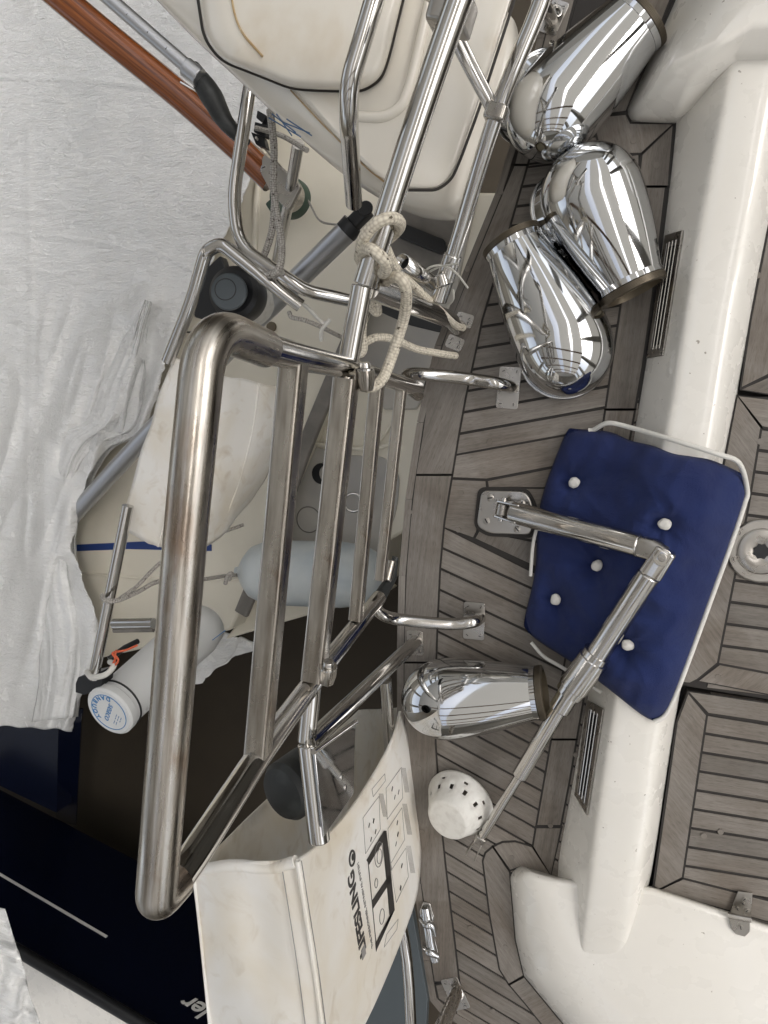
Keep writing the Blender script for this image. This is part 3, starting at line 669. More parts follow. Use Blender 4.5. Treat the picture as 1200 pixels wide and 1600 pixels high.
# --- deck filler
c = P(1189, 861, .031); fr = root('deck_filler', c, 'round steel deck filler cap with star shaped socket, right of the blue cushion', 'deck filler')
def revz(name, c, prof, m, parent, seg=48, n=Z):
    n = n.normalized(); a = n.orthogonal().normalized(); b = n.cross(a); bm = bmesh.new()
    loft(bm, [[c + n * h + (a * math.cos(t) + b * math.sin(t)) * q for t in (2 * math.pi * k / seg for k in range(seg))] for h, q in prof], cap0=False, cap1=prof[-1][1] > .0001)
    return link(name, bm, m, parent, smooth=30)
sc = 1.47 / 1155
fl = revz('flange', c, [(-.004, 46 * sc), (.004, 45 * sc), (.0055, 43 * sc), (.0055, 33 * sc), (.003, 32 * sc)], brushed, fr)
for a in (200, 140, 20, 320): screw(fl, c + Vector((math.cos(R(a)), math.sin(R(a)), 0)) * 38 * sc + Z * .0055, Z, .0035)
revz('shadow_gap', c, [(.0005, 33 * sc), (.0020, 33 * sc), (.0021, 10 * sc)], caulk, fr)
cp = revz('cap', c, [(.001, 31 * sc), (.0045, 31 * sc), (.0055, 29.5 * sc), (.0055, 14 * sc), (.0048, 13 * sc)], brushed, fr)
bm = bmesh.new(); st = [c + Vector((math.cos(R(k * 22.5)), math.sin(R(k * 22.5)), 0)) * ((11.5 if k % 2 else 9.5) * sc) for k in range(16)]
loft(bm, [[p + Z * .0049 for p in st], [p + Z * .0060 for p in st]]); link('socket', bm, black, cp, bev=.0)
# --- hinge on the white bench
hr = root('lid_hinge', P(1158, 1435, .06), 'small stainless hinge joining the lower teak lid to the white bench', 'hinge')
zl = .036
wslab('hinge_leaf', [P(x, y, zl + .003) for x, y in ((1153, 1393), (1176, 1396), (1173, 1433), (1140, 1428))], .003, Z, brushed, hr, rnd=.002)
lf = wslab('hinge_leaf', [P(x, y, .069) for x, y in ((1139, 1434), (1172, 1438), (1172, 1456), (1164, 1464), (1150, 1460), (1141, 1450))], .003, Z, brushed, hr, rnd=.002)
tube('hinge_barrel', [P(1137, 1430, .07), P(1174, 1437, .07)], .0055, steel, hr, fil=0, bev=.001)
for x, y in ((1163, 1405), (1161, 1412), (1152, 1420), (1167, 1423)): screw(hr, P(x, y, zl + .003), Z, .0042)
screw(lf, P(1157, 1449, .069), Z, .0045)
# --- white basket (perforated bowl) turned over
bc = P(722, 1248, 0); br = root('perforated_bowl', bc, 'upturned white plastic bowl with square holes, on the teak by the folding leg tip', 'bowl')
tilt = Matrix.Rotation(R(10), 3, 'X') @ Matrix.Rotation(R(-12), 3, 'Y')
bm = bmesh.new(); rings = []; prof = [(.0, .0755), (.005, .0765), (.010, .0735), (.016, .070), (.021, .068), (.030, .063), (.0395, .058), (.052, .052), (.064, .047), (.068, .044), (.069, .040), (.069, .02), (.069, .0008)]
NS = 48
for h, q in prof:
    rings.append([bc + tilt @ Vector((math.cos(2 * math.pi * k / NS) * q * 1.0, math.sin(2 * math.pi * k / NS) * q, h)) + Vector((.0, .0, .012)) for k in range(NS)])
Rr = [[bm.verts.new(p) for p in l] for l in rings]
for i in range(len(Rr) - 1):
    for k in range(NS):
        if (i in (5,) and k % 4 == 0) or (i == 3 and k % 6 == 3): continue
        bm.faces.new((Rr[i][k], Rr[i][(k + 1) % NS], Rr[i + 1][(k + 1) % NS], Rr[i + 1][k]))
bm.faces.new(Rr[-1])
link('bowl_shell', bm, perf, br, solid=.002, smooth=50)
# --- fairlead and lower stanchion
fc = P(672, 1453, .003); f_r = root('fairlead', fc, 'open polished fairlead screwed near the deck edge below the white bag', 'fairlead')
q = [P(x, y, .006) for x, y in ((661, 1409), (672, 1412), (678, 1432), (676, 1450), (680, 1470), (687, 1500), (684, 1506), (668, 1492), (666, 1470), (658, 1440), (655, 1425))]
fb = wslab('fairlead_base', q, .005, Z, steel, f_r, rnd=.003, bev=.0015)
tube('fairlead_body', [P(665, 1418, .006), P(668, 1440, .010), P(672, 1470, .009), P(680, 1500, .006)], [.010, .012, .011, .010], chrome, f_r, spline=4, sides=16, flat=1.0)
tube('horn', [P(658, 1436, .008), P(666, 1444, .018), P(675, 1447, .016), P(680, 1462, .012)], [.007, .009, .008, .004], chrome, f_r, spline=5, sides=14)
tube('horn', [P(664, 1482, .008), P(672, 1488, .019), P(684, 1494, .014)], [.006, .009, .006], chrome, f_r, spline=5, sides=14)
screw(fb, P(667, 1420, .006), Z, .005); 
# ================================================================== RAIL, LADDER
ZR = ztop((717, 512), (588, 440)); ZR2 = ztop((650, 1002), (482, 1163))
print('rail heights', ZR, ZR2)
zr = (ZR + ZR2) / 2
rail = root('stern_rail', P(717, 512, 0), 'polished stainless stern rail on base plates round the teak deck edge', 'railing')
rt = .0165
tube('top_rail', [P(745, -70, zr + .03), P(708, 25, zr + .03), P(640, 225, zr + .02), P(570, 446, zr)], rt, steel, rail, spline=6, sides=24, bev=.002)
tube('top_rail', [P(566, 446, zr), P(539, 600, zr - .01), P(508, 850, zr - .012), P(479, 1158, zr - .01)], rt - .002, steel, rail, spline=6, sides=24, bev=.002)
tube('top_rail', [P(482, 1162, zr), P(499, 1314, zr)], rt, steel, rail, fil=0, sides=24, bev=.002)
tube('stanchion', [P(717, 512, 0), P(700, 498, .10), P(576, 449, zr - .014)], .0165, steel, rail, fil=.0, sides=24)
tube('stanchion', [P(650, 1002, 0), P(481, 1162, ZR2 - .03)], .0145, steel, rail, fil=0, sides=24)
for (x, y, xx, yy, lx, ly) in ((717, 516, 733, 540, .07, .048), ):
    pass
base_plate(rail, P(726, 500, 0), P(738, 492, 0) - P(712, 484, 0), .036, .027, sr=.0042)
base_plate(rail, P(711, 536, 0), P(724, 543, 0) - P(698, 532, 0), .036, .027, sr=.0042)
base_plate(rail, P(649, 1004, 0), P(651, 1030, 0) - P(649, 985, 0), .055, .036, sr=.004)
# lower horizontal rail of the pushpit
tube('lower_rail', [P(862, -60, .38), P(843, 10, .37), P(775, 180, .34), P(712, 385, .25), P(684, 470, .22)], .0125, steel, rail, spline=5, sides=24)
tube('rail_sleeve', [P(708, 398, .245), P(684, 470, .22)], .0155, steel, rail, fil=0, sides=24, bev=.002)
# hoops
def hoop(pts, plate, xd, lx, ly):
    tube('support_hoop', P3(pts), .0125, steel, rail, spline=8, sides=20)
    base_plate(rail, P(*plate, 0), xd, lx, ly)
hoop([(646, 606, .16), (632, 594, .15), (640, 585, .13), (665, 585, .10), (730, 592, .062), (775, 599, .058), (795, 604, .03), (799, 606, 0)], (795, 606), P(792, 640, 0) - P(799, 574, 0), .083, .044)
hoop([(592, 932, .17), (586, 946, .16), (597, 960, .14), (625, 968, .10), (700, 975, .062), (738, 972, .05), (748, 967, .02), (750, 966, 0)], (741, 970), P(741, 1000, 0) - P(743, 940, 0), .080, .045)
# ladder / bathing platform folded up, upright at the deck edge
PLN = VPlane(P(655, 610, 0), P(618, 930, 0), .045)
lad = root('boarding_ladder', PLN(610, 800), 'folded up bathing ladder of worn square steel tubes standing at the stern edge', 'ladder')
print('ladder z', [round(PLN(*q).z, 2) for q in ((265, 800), (430, 800), (510, 800), (580, 800), (612, 800), (345, 520), (250, 1400), (650, 605), (590, 930))])
def grad(p): return .0142 + .0066 * max(0, min(1, (p.z - .4) / .40))
loopA = [PLN(*q) for q in ((415, 545), (322, 506), (291, 820), (243, 1412), (276, 1376))]
fa = fillet(loopA, [0, .12, .05, .06, 0], 16)
bm = bmesh.new(); sweep(bm, fa, [grad(p) for p in fa], sides=28, up=(0, 0, 1)); link('outer_frame', bm, worn, lad, smooth=60)
for q in (((652, 607), (545, 575), (455, 555), (415, 545)), ((276, 1376), (300, 1342), (400, 1187), (503, 1046), (592, 934))):
    fa = fillet([PLN(*c) for c in q], .02, 5); bm = bmesh.new(); sweep(bm, fa, [.0136 + (grad(p) - .0142) * .6 for p in fa], sides=28, up=(0, 0, 1)); link('end_tube', bm, steel, lad, smooth=60)
def slat(a, b, w, rise=0):
    A, B = PLN(*a, rise), PLN(*b, rise); bm = bmesh.new(); sweep(bm, [A, B], w, sides=20, sq=7, up=PLN.n, flat=.9); return link('slat', bm, worn, lad, bev=.0, smooth=30)
slat((459, 568), (402, 1186), .0150); slat((541, 592), (490, 1062), .0160, rise=.006); slat((590, 590), (556, 968), .0108); slat((627, 606), (594, 906), .0094)
# second skin: the slat that runs beside the rail
# clamp bolts
def clamp(px, py, ax):
    c = PLN(px, py, .03); t = ax.normalized()
    cl = tube('rail_clamp', [c - t * .02, c - t * .004, c + t * .01], [.010, .014, .014], worn, lad, fil=0, sides=6, bev=.002)
    tube('washer', [c + t * .008, c + t * .011], .013, steel, cl, fil=0, sides=24)
    tube('bolt_head', [c + t * .011, c + t * .019], [.0085, .0078], steel, cl, fil=0, sides=20, bev=.001)
clamp(571, 588, Vector((0, 1, 0.2))); clamp(512, 1050, Vector((0.2, 1, .3)))
tube('hinge_bolt', [PLN(640, 606), PLN(654, 618)], .011, worn, lad, fil=0, bev=.002)
tube('hinge_bolt', [PLN(604, 908), PLN(612, 876)], .009, worn, lad, fil=0, bev=.002)
tube('hinge_link', [PLN(592, 935), PLN(612, 902), PLN(618, 870)], [.012, .010, .006], blackr, lad, fil=0)
# tube stub clamped to the lower rail, with cable ties
st0, st1 = P(628, 409, .34), P(672, 440, .24)
sb = root('flagpole_socket', st1, 'short open steel tube tied to the rail with cable ties', 'tube socket')
bm = bmesh.new(); a = st0; b = st1 + (st1 - st0) * .25; n_ = (b - a).normalized()
sweep(bm, [a, b], .0135, sides=24, cap=False); link('socket_tube', bm, steel, sb, solid=.0015)
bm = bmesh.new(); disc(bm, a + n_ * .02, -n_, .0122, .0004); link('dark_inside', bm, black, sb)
lr = P(690, 440, .10)
tube('clamp_body', [P(688, 428, .235), P(694, 448, .23)], .019, steel, sb, fil=0, sides=12, bev=.003)
for k, (pp) in enumerate([[(665, 438, .26), (668, 420, .27), (690, 415, .27), (712, 426, .26), (731, 450, .24)], [(672, 424, .26), (690, 416, .27), (716, 412, .28)], [(668, 436, .25), (664, 455, .24), (672, 470, .22)], [(708, 452, .25), (708, 468, .24), (698, 480, .22)]]):
    tube('cable_tie', P3(pp), .0018, tape, sb, spline=6, sides=6)
# rope knotted on the rail
rp = root('beige_rope', P(600, 420, .4), 'beige braided rope knotted round the stern rail and hanging in a loop', 'rope')
Q = [(572, 462, .47), (570, 428, .50), (564, 400, .54), (566, 378, .575), (580, 356, .590), (600, 343, .592), (618, 342, .575), (625, 352, .545), (614, 367, .51), (592, 383, .50), (572, 396, .51)]
tube('rope_turn', P3(Q), .0080, ropem, rp, spline=8, sides=14)
Q = [(566, 412, .49), (562, 400, .53), (568, 389, .565), (580, 390, .588), (594, 400, .588), (603, 412, .575), (601, 425, .55), (588, 426, .50)]
tube('rope_turn', P3(Q), .0080, ropem, rp, spline=8, sides=14)
Q = [(603, 385, .38), (620, 420, .34), (650, 450, .28), (690, 488, .18), (712, 508, .08), (724, 512, .05)]
tube('rope_strand', P3(Q), .0070, ropem, rp, spline=8, sides=14)
Q = [(598, 448, .45), (605, 437, .50), (620, 433, .53), (632, 444, .53), (635, 470, .50), (629, 505, .47), (613, 555, .46), (599, 590, .47), (583, 604, .49), (567, 603, .49), (556, 596, .48)]
tube('rope_strand', P3(Q), .0080, ropem, rp, spline=8, sides=14)
Q = [(574, 460, .40), (580, 480, .38), (590, 488, .37), (586, 470, .38), (574, 475, .36), (568, 495, .35), (566, 520, .34), (568, 545, .33), (562, 552, .33), (558, 530, .33)]
tube('rope_strand', P3(Q), .0070, ropem, rp, spline=8, sides=14)
Q = [(572, 534, .33), (590, 527, .32), (615, 530, .28), (650, 545, .2), (685, 552, .12), (712, 556, .06)]
tube('rope_tail', P3(Q), .0068, ropem, rp, spline=8, sides=14)
# ================================================================== LIFERAFT CANISTER and cradle
cz = .30
can = root('liferaft_canister', P(600, 150, cz), 'large cream moulded liferaft canister behind the steel rails at the top', 'canister')
lpo = [(180, -60), (240, 0), (300, 62), (337, 93), (425, 178), (525, 267), (592, 306), (640, 327), (712, 338), (734, 292), (795, 110), (850, -60)]
lp2 = [(325, -60), (362, 0), (372, 30), (385, 58), (454, 136), (527, 219), (590, 281), (640, 300), (690, 300), (716, 265), (768, 110), (822, -60)]
def mixl(a, b, t): return [(x0 + (x1 - x0) * t, y0 + (y1 - y0) * t) for (x0, y0), (x1, y1) in zip(a, b)]
def toz(l, z): return [P(x, y, z) for x, y in l]
cen = (560, 40)
def shr(l, k): return [(cen[0] + (x - cen[0]) * k, cen[1] + (y - cen[1]) * k) for x, y in l]
bm = bmesh.new()
base = toz(lpo, .22)
loft(bm, [[Vector((p.x, p.y, .05)) for p in base], base, toz(mixl(lpo, lp2, .12), .235), toz(mixl(lpo, lp2, .5), .255), toz(mixl(lpo, lp2, .9), .268), toz(lp2, .272)])
link('lower_shell', bm, canw, can, sub=2, smooth=180)
lp2r = [tuple(v)[:2] for v in fillet([Vector((*q, 0)) for q in lp2], 22, 5, True)]; lp2 = lp2r; l3 = shr(lp2, .985); l4 = shr(lp2, .94)
bm = bmesh.new(); loft(bm, [toz(l3, .262), toz(l3, .276), toz(shr(lp2, .975), .281), toz(l4, .285)])
link('shell_panel', bm, canw, can, bev=.004, seg=3, smooth=60)
lidp = [(300, -60), (318, 60), (345, 96), (404, 119), (454, 139), (490, 142), (566, 144), (596, 125), (608, 92), (645, -60)]
lidp = [tuple(v)[:2] for v in fillet([Vector((*q, 0)) for q in lidp], 26, 6, True)]
cen = (480, 0)
bm = bmesh.new(); loft(bm, [toz(shr(lidp, 1.012), .255), toz(shr(lidp, 1.012), .290)]); link('gasket', bm, seal, can, bev=.001)
bm = bmesh.new(); loft(bm, [toz(shr(lidp, 1.045), .272), toz(shr(lidp, 1.05), .282), toz(shr(lidp, 1.2), .2865), toz(shr(lidp, 1.27), .283)][:0] or [toz(shr(lidp, .975), .285), toz(shr(lidp, .985), .302), toz(shr(lidp, .96), .318), toz(shr(lidp, .9), .328), toz(shr(lidp, .75), .334)]); link('upper_shell', bm, canw, can, smooth=70, bev=.004, seg=3)
cen = (640, 60)
tube('moulding_seam', toz([(360, -40), (364, 10), (378, 50), (410, 88), (455, 134), (500, 186)], .335)[:4] + toz([(455, 134), (500, 186), (560, 250), (600, 285)], .300)[0:0], .002, brownseam, can, spline=5, sides=6)
tube('moulding_seam', toz([(454, 141), (500, 190), (528, 218), (568, 258), (600, 284)], .275), .0014, brownseam, can, spline=5, sides=6)
tube('panel_joint', toz([(636, 297), (684, 297), (706, 280), (720, 248), (748, 172), (800, 12), (818, -50)], .284), .0024, seal, can, fil=.02, sides=8)
tube('panel_step', toz([(560, 182), (600, 184), (628, 168), (642, 130), (672, 0), (682, -50)], .2855), .010, canw, can, fil=.05, sides=12, flat=.9)
for a, b in (((425, 178), (462, 207)), ((432, 178), (456, 212)), ((440, 190), (484, 208)), ((448, 186), (487, 212)), ((420, 184), (470, 214))):
    tube('printed_mark', toz([a, b], .262), .0011, bluep2, can, fil=0, sides=6)
cen = (560, 40)
crd = root('canister_cradle', P(560, 320, .1), 'stainless cradle with bent front bar and clamps holding the cream canister', 'cradle')
tube('front_bar', P3([(602, -60, .46), (576, 30, .46), (545, 130, .45), (545, 190, .42), (553, 318, .25)]), .0145, steel, crd, fil=.05, sides=24)
tube('cross_bar', P3([(690, 20, .40), (728, 98, .39), (772, 180, .33)]), .008, steel, crd, fil=0, sq=4, up=Z)
tube('cross_bar', P3([(700, 16, .40), (738, 94, .39), (780, 176, .33)]), .005, steel, crd, fil=0, sq=4, up=Z)
def clampblock(c, d, s, nm='clamp_block'):
    d = d.normalized(); return tube(nm, [c - d * s * .7, c + d * s * .7], s, brushed, crd, fil=0, sq=6, up=Z, bev=.003)
clampblock(P(706, 22, .54), P(700, 40, .52) - P(710, 5, .52), .026); clampblock(P(776, 178, .342), P(772, 190, .34) - P(780, 165, .34), .0165)
tube('upright_bar', P3([(660, -20, .36), (700, 8, .42), (725, 20, .5)]), .010, brushed, crd, fil=0, sq=6)
# shackle on deck behind the top cowl
sh = root('rail_foot', P(868, 25, 0), 'small steel rail foot with eye beside the topmost cowl', 'rail foot')
base_plate(sh, P(866, 28, 0), P(878, 0, 0) - P(858, 44, 0), .06, .034)
tube('foot_post', P3([(862, 30, .0), (852, 14, .07), (842, 2, .13)]), .014, steel, sh, fil=0, bev=.002)
torus('eye', P(868, 18, .012), Vector((.3, .2, 1)), .011, .0035, steel, sh)
# dark board painting the shade on the neighbour's transom, with black fittings
tr = root('transom_shade_panel', P(650, 370, -.2), 'dark grey board painting the transom shade, with black bars below the cream canister', 'panel')
slab('shade_board', [(598, 300), (700, 335), (712, 345), (700, 460), (640, 440), (585, 420), (600, 360)], -.18, -.2, rubgrey, tr)
slab('rubber_bar', [(612, 352), (620, 344), (694, 374), (696, 392), (686, 396), (612, 366)], -.16, -.18, black, tr, rnd=.006)
slab('rubber_bar', [(572, 478), (580, 470), (690, 508), (690, 520), (640, 508)], -.3, -.32, black, tr)
# ================================================================== WHITE RESCUE BAG on the rail
zb = zr + .02
FP = VPlane(P(465, 1345, zb), P(505, 1640, zb))
BP = VPlane(P(305, 1350, zb - .02), P(335, 1640, zb - .02))
bag = root('rescue_sling_bag', P(480, 1500, zb - .3), 'stained white vinyl rescue sling bag with black lettering hanging on the stern rail', 'bag')
print('bag z', FP(625, 1115).z, FP(590, 1560).z, FP(655, 1320).z, BP(560, 1110).z)
topE = [FP(x, y) for x, y in ((465, 1345), (478, 1440), (492, 1540), (512, 1680))]
def cloth_grid(name, f, nu, nv, m, parent, th=.002, amp=.004, sc=9, **k):
    bm = bmesh.new(); G = []
    for j in range(nv + 1):
        row = []
        for i in range(nu + 1):
            p = f(i / nu, j / nv); p = p + Vector((noise.noise(p * sc), noise.noise(p * sc + Vector((9, 0, 0))), noise.noise(p * sc + Vector((0, 9, 0))))) * amp
            row.append(bm.verts.new(p))
        G.append(row)
    for j in range(nv):
        for i in range(nu): bm.faces.new((G[j][i], G[j][i + 1], G[j + 1][i + 1], G[j + 1][i]))
    return link(name, bm, m, parent, smooth=180, solid=th, **k)
def pix(tab, t):                                     # point on a pixel polyline by parameter 0..1
    n = len(tab) - 1; x = t * n; i = min(int(x), n - 1); f = x - i
    return (tab[i][0] + (tab[i + 1][0] - tab[i][0]) * f, tab[i][1] + (tab[i + 1][1] - tab[i][1]) * f)
Lp = smoothline([Vector((465, 1345, 0)), Vector((480, 1440, 0)), Vector((495, 1540, 0)), Vector((515, 1700, 0))], 6)
Rp = smoothline([Vector((625, 1112, 0)), Vector((641, 1180, 0)), Vector((653, 1265, 0)), Vector((657, 1330, 0)), Vector((650, 1400, 0)), Vector((622, 1480, 0)), Vector((588, 1560, 0)), Vector((540, 1660, 0))], 6)
Tp = smoothline([Vector((465, 1345, 0)), Vector((500, 1318, 0)), Vector((548, 1265, 0)), Vector((590, 1200, 0)), Vector((615, 1150, 0)), Vector((625, 1112, 0))], 6)
def fpan(u, v):                                      # u across (top->bottom of the bag), v along
    a = pix(Lp, v); b = pix(Rp, v); t = pix(Tp, u); l0 = Lp[0]; r0 = Rp[0]
    x = a[0] + (b[0] - a[0]) * u; y = a[1] + (b[1] - a[1]) * u
    x += (t[0] - (l0.x + (r0.x - l0.x) * u)) * (1 - v) ** 2; y += (t[1] - (l0.y + (r0.y - l0.y) * u)) * (1 - v) ** 2
    return FP(x, y, 0)
cloth_grid('front_panel', fpan, 30, 60, bagm, bag, amp=.0012, sc=14)
Kl = [Vector((300, 1362, 0)), Vector((312, 1440, 0)), Vector((322, 1520, 0)), Vector((335, 1700, 0))]
def ftop(u, v):
    a = pix(Kl, v); b = pix(Lp, v); k = u
    z = zb - .02 * (1 - k) + .018 * math.sin(math.pi * k) - .012 * math.exp(-((k - .55) / .2) ** 2) * math.sin(v * 4) 
    y = a[1] + (b[1] - a[1]) * k + 12 * math.sin(math.pi * k) * (1 - v) ** 3 * -0.3
    return P(a[0] + (b[0] - a[0]) * k, y, z + (0 if k < .999 else 0))
cloth_grid('top_flap', ftop, 26, 40, bagm, bag, amp=.006, sc=8)
Bb = [Vector((300, 1362, 0)), Vector((475, 1186, 0)), Vector((560, 1110, 0)), Vector((628, 1104, 0))]
Be = [Vector((330, 1640, 0)), Vector((420, 1560, 0)), Vector((520, 1480, 0)), Vector((640, 1380, 0))]
def fback(u, v):
    a = pix(Bb, u); b = pix(Be, u); return BP(a[0] + (b[0] - a[0]) * v, a[1] + (b[1] - a[1]) * v)
cloth_grid('back_panel', fback, 30, 30, bagm, bag, amp=.004, sc=7)
# rolled hem at the open mouth, seams and stitching
tube('hem', [P(302, 1362, zb - .012), P(360, 1352, zb + .004), P(420, 1356, zb + .002), P(462, 1346, zb + .004)], .009, bagm, bag, spline=6, sides=12)
tube('piping', [FP(*pix(Tp, t / 20), .003) for t in range(21)], .003, bagm, bag, fil=0, sides=8)
tube('seam_cord', [FP(*pix(Lp, t / 20), .004) for t in range(21)], .0042, bagm, bag, fil=0, sides=8)
for du in (6, -26):
    tube('stitching', [(FP(pix(Lp, t / 20)[0] + du, pix(Lp, t / 20)[1], .003) if du > 0 else P(pix(Lp, t / 20)[0] + du, pix(Lp, t / 20)[1], zb + .0065)) for t in range(21)], .0009, greyp, bag, fil=0, sides=6)
# printing: U runs along the bag (towards the top of the picture), V up the bag (to the left)
U = -FP.t if (FP.t.y < 0) else FP.t
V_ = Z
if U.cross(V_).dot(FP.n) < 0: print('flip text')
def fp(x, y, o=.0026): return FP(x, y, o)
o0, o1 = fp(572, 1482), fp(551, 1352); ln = (o1 - o0).length
text_on('lettering', 'LIFESLING', o0, o1 - o0, V_, ln / 4.1, blackp, bag, sx=.90, bold=.0012, shear=.0)
# check the height against the photograph with a second line
o0, o1 = fp(583, 1478), fp(557, 1328)
text_on('small_lettering', 'THE PERSONNEL RETRIEVAL SYSTEM', o0, o1 - o0, V_, (o1 - o0).length / 18.5, greyp, bag)
# logo ring
c_ = fp(550, 1341); torus('logo_ring', c_, FP.n, .012, .002, blackp, bag); bm = bmesh.new(); disc(bm, c_ + Z * -.004, FP.n, .006, .001); link('logo_dot', bm, blackp, bag)
def bar(nm, a, b, w, m): 
    A, B = fp(*a), fp(*b); t = (B - A).normalized(); s = FP.n.cross(t) * w / 2
    wslab(nm, [A + s + FP.n * .0006, B + s + FP.n * .0006, B - s + FP.n * .0006, A - s + FP.n * .0006], .0006, FP.n, m, bag, bev=0)
bar('printed_tag', (567, 1480), (569, 1495), .018, greyp)
def pquad(l, w, m, nm='printed_frame'):
    for a, b in zip(l, l[1:] + l[:1]): bar(nm, a, b, w, m)
def fillq(l, m, nm='printed_block'):
    pts = [fp(x, y, .0033) for x, y in l]; wslab(nm, pts, .0005, FP.n, m, bag, bev=0)
fillq([(600, 1298), (605, 1305), (577, 1351), (573, 1344)], blackp)
fillq([(600, 1298), (604, 1298), (617, 1422), (609, 1430), (598, 1312)], blackp)
fillq([(609, 1366), (610, 1378), (583, 1420), (581, 1408)], blackp)
fillq([(617, 1422), (609, 1431), (588, 1487), (587, 1474)], blackp)
bar('printed_line', (575, 1346), (588, 1480), .002, blackp)
for q in ([(603, 1232), (627, 1199), (629, 1247), (605, 1280)], [(606, 1295), (628, 1262), (632, 1312), (610, 1350)], [(611, 1360), (634, 1325), (638, 1370), (619, 1410)], [(567, 1278), (592, 1244), (594, 1296), (571, 1334)], [(581, 1233), (601, 1209), (602, 1220), (583, 1245)], [(604, 1460), (622, 1436), (620, 1452), (600, 1480)]):
    pquad(q, .0008, greyp)
for (x, y, r_) in ((612, 1233, .004), (622, 1238, .003), (616, 1246, .0025), (620, 1286, .003), (621, 1304, .0045), (618, 1319, .002), (627, 1353, .004), (625, 1388, .006), (576, 1290, .003), (583, 1283, .004), (586, 1300, .003), (579, 1312, .003)):
    a, b = fp(x, y), fp(x + 1, y - 3); bar('pictogram', (x, y + 3), (x + 1.5, y - 4), r_, blackp)
for (x, y, r_) in ((592, 1335, .022), (593, 1338, .013), (588, 1380, .008), (597, 1432, .013)):
    t = torus('pictogram_ring', fp(x, y, .003), FP.n, r_, .0007, greyp, bag, seg=24)
for k in range(5):
    for (x0, y0, x1, y1) in ((630, 1200, 636, 1238), (632, 1256, 640, 1304), (638, 1322, 645, 1364), (595, 1240, 602, 1276), (603, 1312, 611, 1360), (610, 1372, 614, 1418)):
        off = (k - 2) * 1.5
        if y0 in (1312, 1372): off *= .45
        bar('fine_print', (x0 + off, y0), (x1 + off, y1), .0007, greyp)
# black buoy inside the bag and the mirror plate on the stanchion
bb = root('black_float', P(460, 1240, zr - .12), 'dark green black moulded float sitting in the mouth of the white bag', 'float')
c = P(462, 1242, zr - .10); 
revz('float_body', c - Vector((.0, 0, .10)), [(0, .02), (.0, .052), (.03, .054), (.085, .052), (.095, .045), (.1, .03), (.1, .001)], blackr, bb, seg=40, n=Vector((-.35, -.1, 1)))
MPn = VPlane(P(486, 1170, zr), P(500, 1308, zr), .02)
mp = root('mounting_plate', MPn(520, 1220), 'mirror polished mounting plate with bolts between rail and bag mouth', 'plate')
wslab('plate_sheet', [MPn(x, y) for x, y in ((492, 1172), (556, 1128), (553, 1240), (506, 1308))], .003, MPn.n, chrome, mp, bev=.001)
for x, y in ((534, 1214), (540, 1230)): screw(mp, MPn(x, y), MPn.n, .005, steel)
tube('plate_bead', [MPn(490, 1175, .004), MPn(556, 1128, .004)], .004, steel, mp, fil=0)
tube('stanchion', [P(602, 1062, .12), P(606, 1120, .08), P(611, 1185, .02)], .013, steel, rail, fil=0, sides=20)
# lower outer tubes beyond the bag
tube('lower_rail', [P(612, 1380, .0), P(636, 1500, .0), P(646, 1700, .0)], .013, steel, rail, spline=4, sides=20)
tube('stanchion', [P(716, 1545, 0), P(712, 1556, .02), P(688, 1610, .30), P(675, 1640, .4)], .0135, worn, rail, fil=0, sides=20)
base_plate(rail, P(712, 1552, 0), P(722, 1575, 0) - P(702, 1530, 0), .075, .042)
torus('weld_ring', P(713, 1553, .012), P(712, 1556, .05) - P(716, 1545, 0), .014, .003, steel, rail)
# ================================================================== NEIGHBOURING CREAM BOAT
ZD = -.75
cb = root('cream_motorboat', P(450, 600, ZD), 'cream boat with a grey rubbing strip lying stern to stern below the ladder', 'boat')
slab('deck_moulding', [(420, -60), (330, 340), (300, 480), (240, 600), (160, 700), (100, 800), (110, 1000), (150, 1030), (360, 985), (385, 935), (450, 760), (520, 600), (590, 420), (640, 300), (700, -60)], ZD, ZD - .3, side_w, cb, bev=.01)
slab('hull_side', [(640, 300), (560, 520), (470, 740), (385, 955), (350, 1000), (480, 962), (560, 940), (600, 850), (700, 790), (800, 500), (820, 300)], ZD - .10, ZD - .6, greyw if False else side_w, cb, bev=.01)
slab('hull_shade_panel', [(590, 395), (640, 300), (760, 250), (720, 420), (700, 560), (650, 640), (600, 640), (560, 560)], ZD - .09, ZD - .11, greyw, cb, bev=.004)  # grey sheet laid in as painted shading of the transom hull
slab('lower_step', [(300, 980), (352, 975), (480, 962), (600, 930), (560, 900), (400, 960)], ZD - .14, ZD - .3, side_w, cb, bev=.004)
rs_ = [P(x, y, ZD + .004) for x, y in ((640, 290), (600, 405), (560, 500), (480, 690), (430, 830), (378, 958))]
tube('rubbing_strip', rs_, .026, rubgrey, cb, spline=6, sides=16, sq=5, flat=.5, up=(1, .4, 0))
slab('stern_recess', [(455, 700), (480, 694), (540, 712), (600, 712), (625, 740), (620, 800), (590, 870), (430, 870), (430, 800)], ZD - .095, ZD - .11, greyw, cb, rnd=.05)
tube('moulded_lip', toz([(470, 682), (500, 694), (545, 700), (588, 700), (622, 690)], ZD - .085), .007, side_w, cb, spline=6, sides=10)
tube('moulded_lip', toz([(586, 698), (612, 660), (625, 600)], ZD - .09), .004, side_w, cb, spline=6, sides=8)
bm = bmesh.new(); disc(bm, P(547, 668, ZD - .10), Z, .014, .006); link('drain_hole', bm, black, cb)
bm = bmesh.new(); disc(bm, P(503, 740, ZD - .094), Z, .036, .008); link('round_hatch', bm, black, cb)
bm = bmesh.new(); disc(bm, P(512, 740, ZD - .086), Z, .030, .004); link('hatch_cover', bm, greyw, cb)
torus('eye_ring', P(552, 785, ZD - .05), Vector((.2, 0, 1)), .030, .0042, steel, cb)
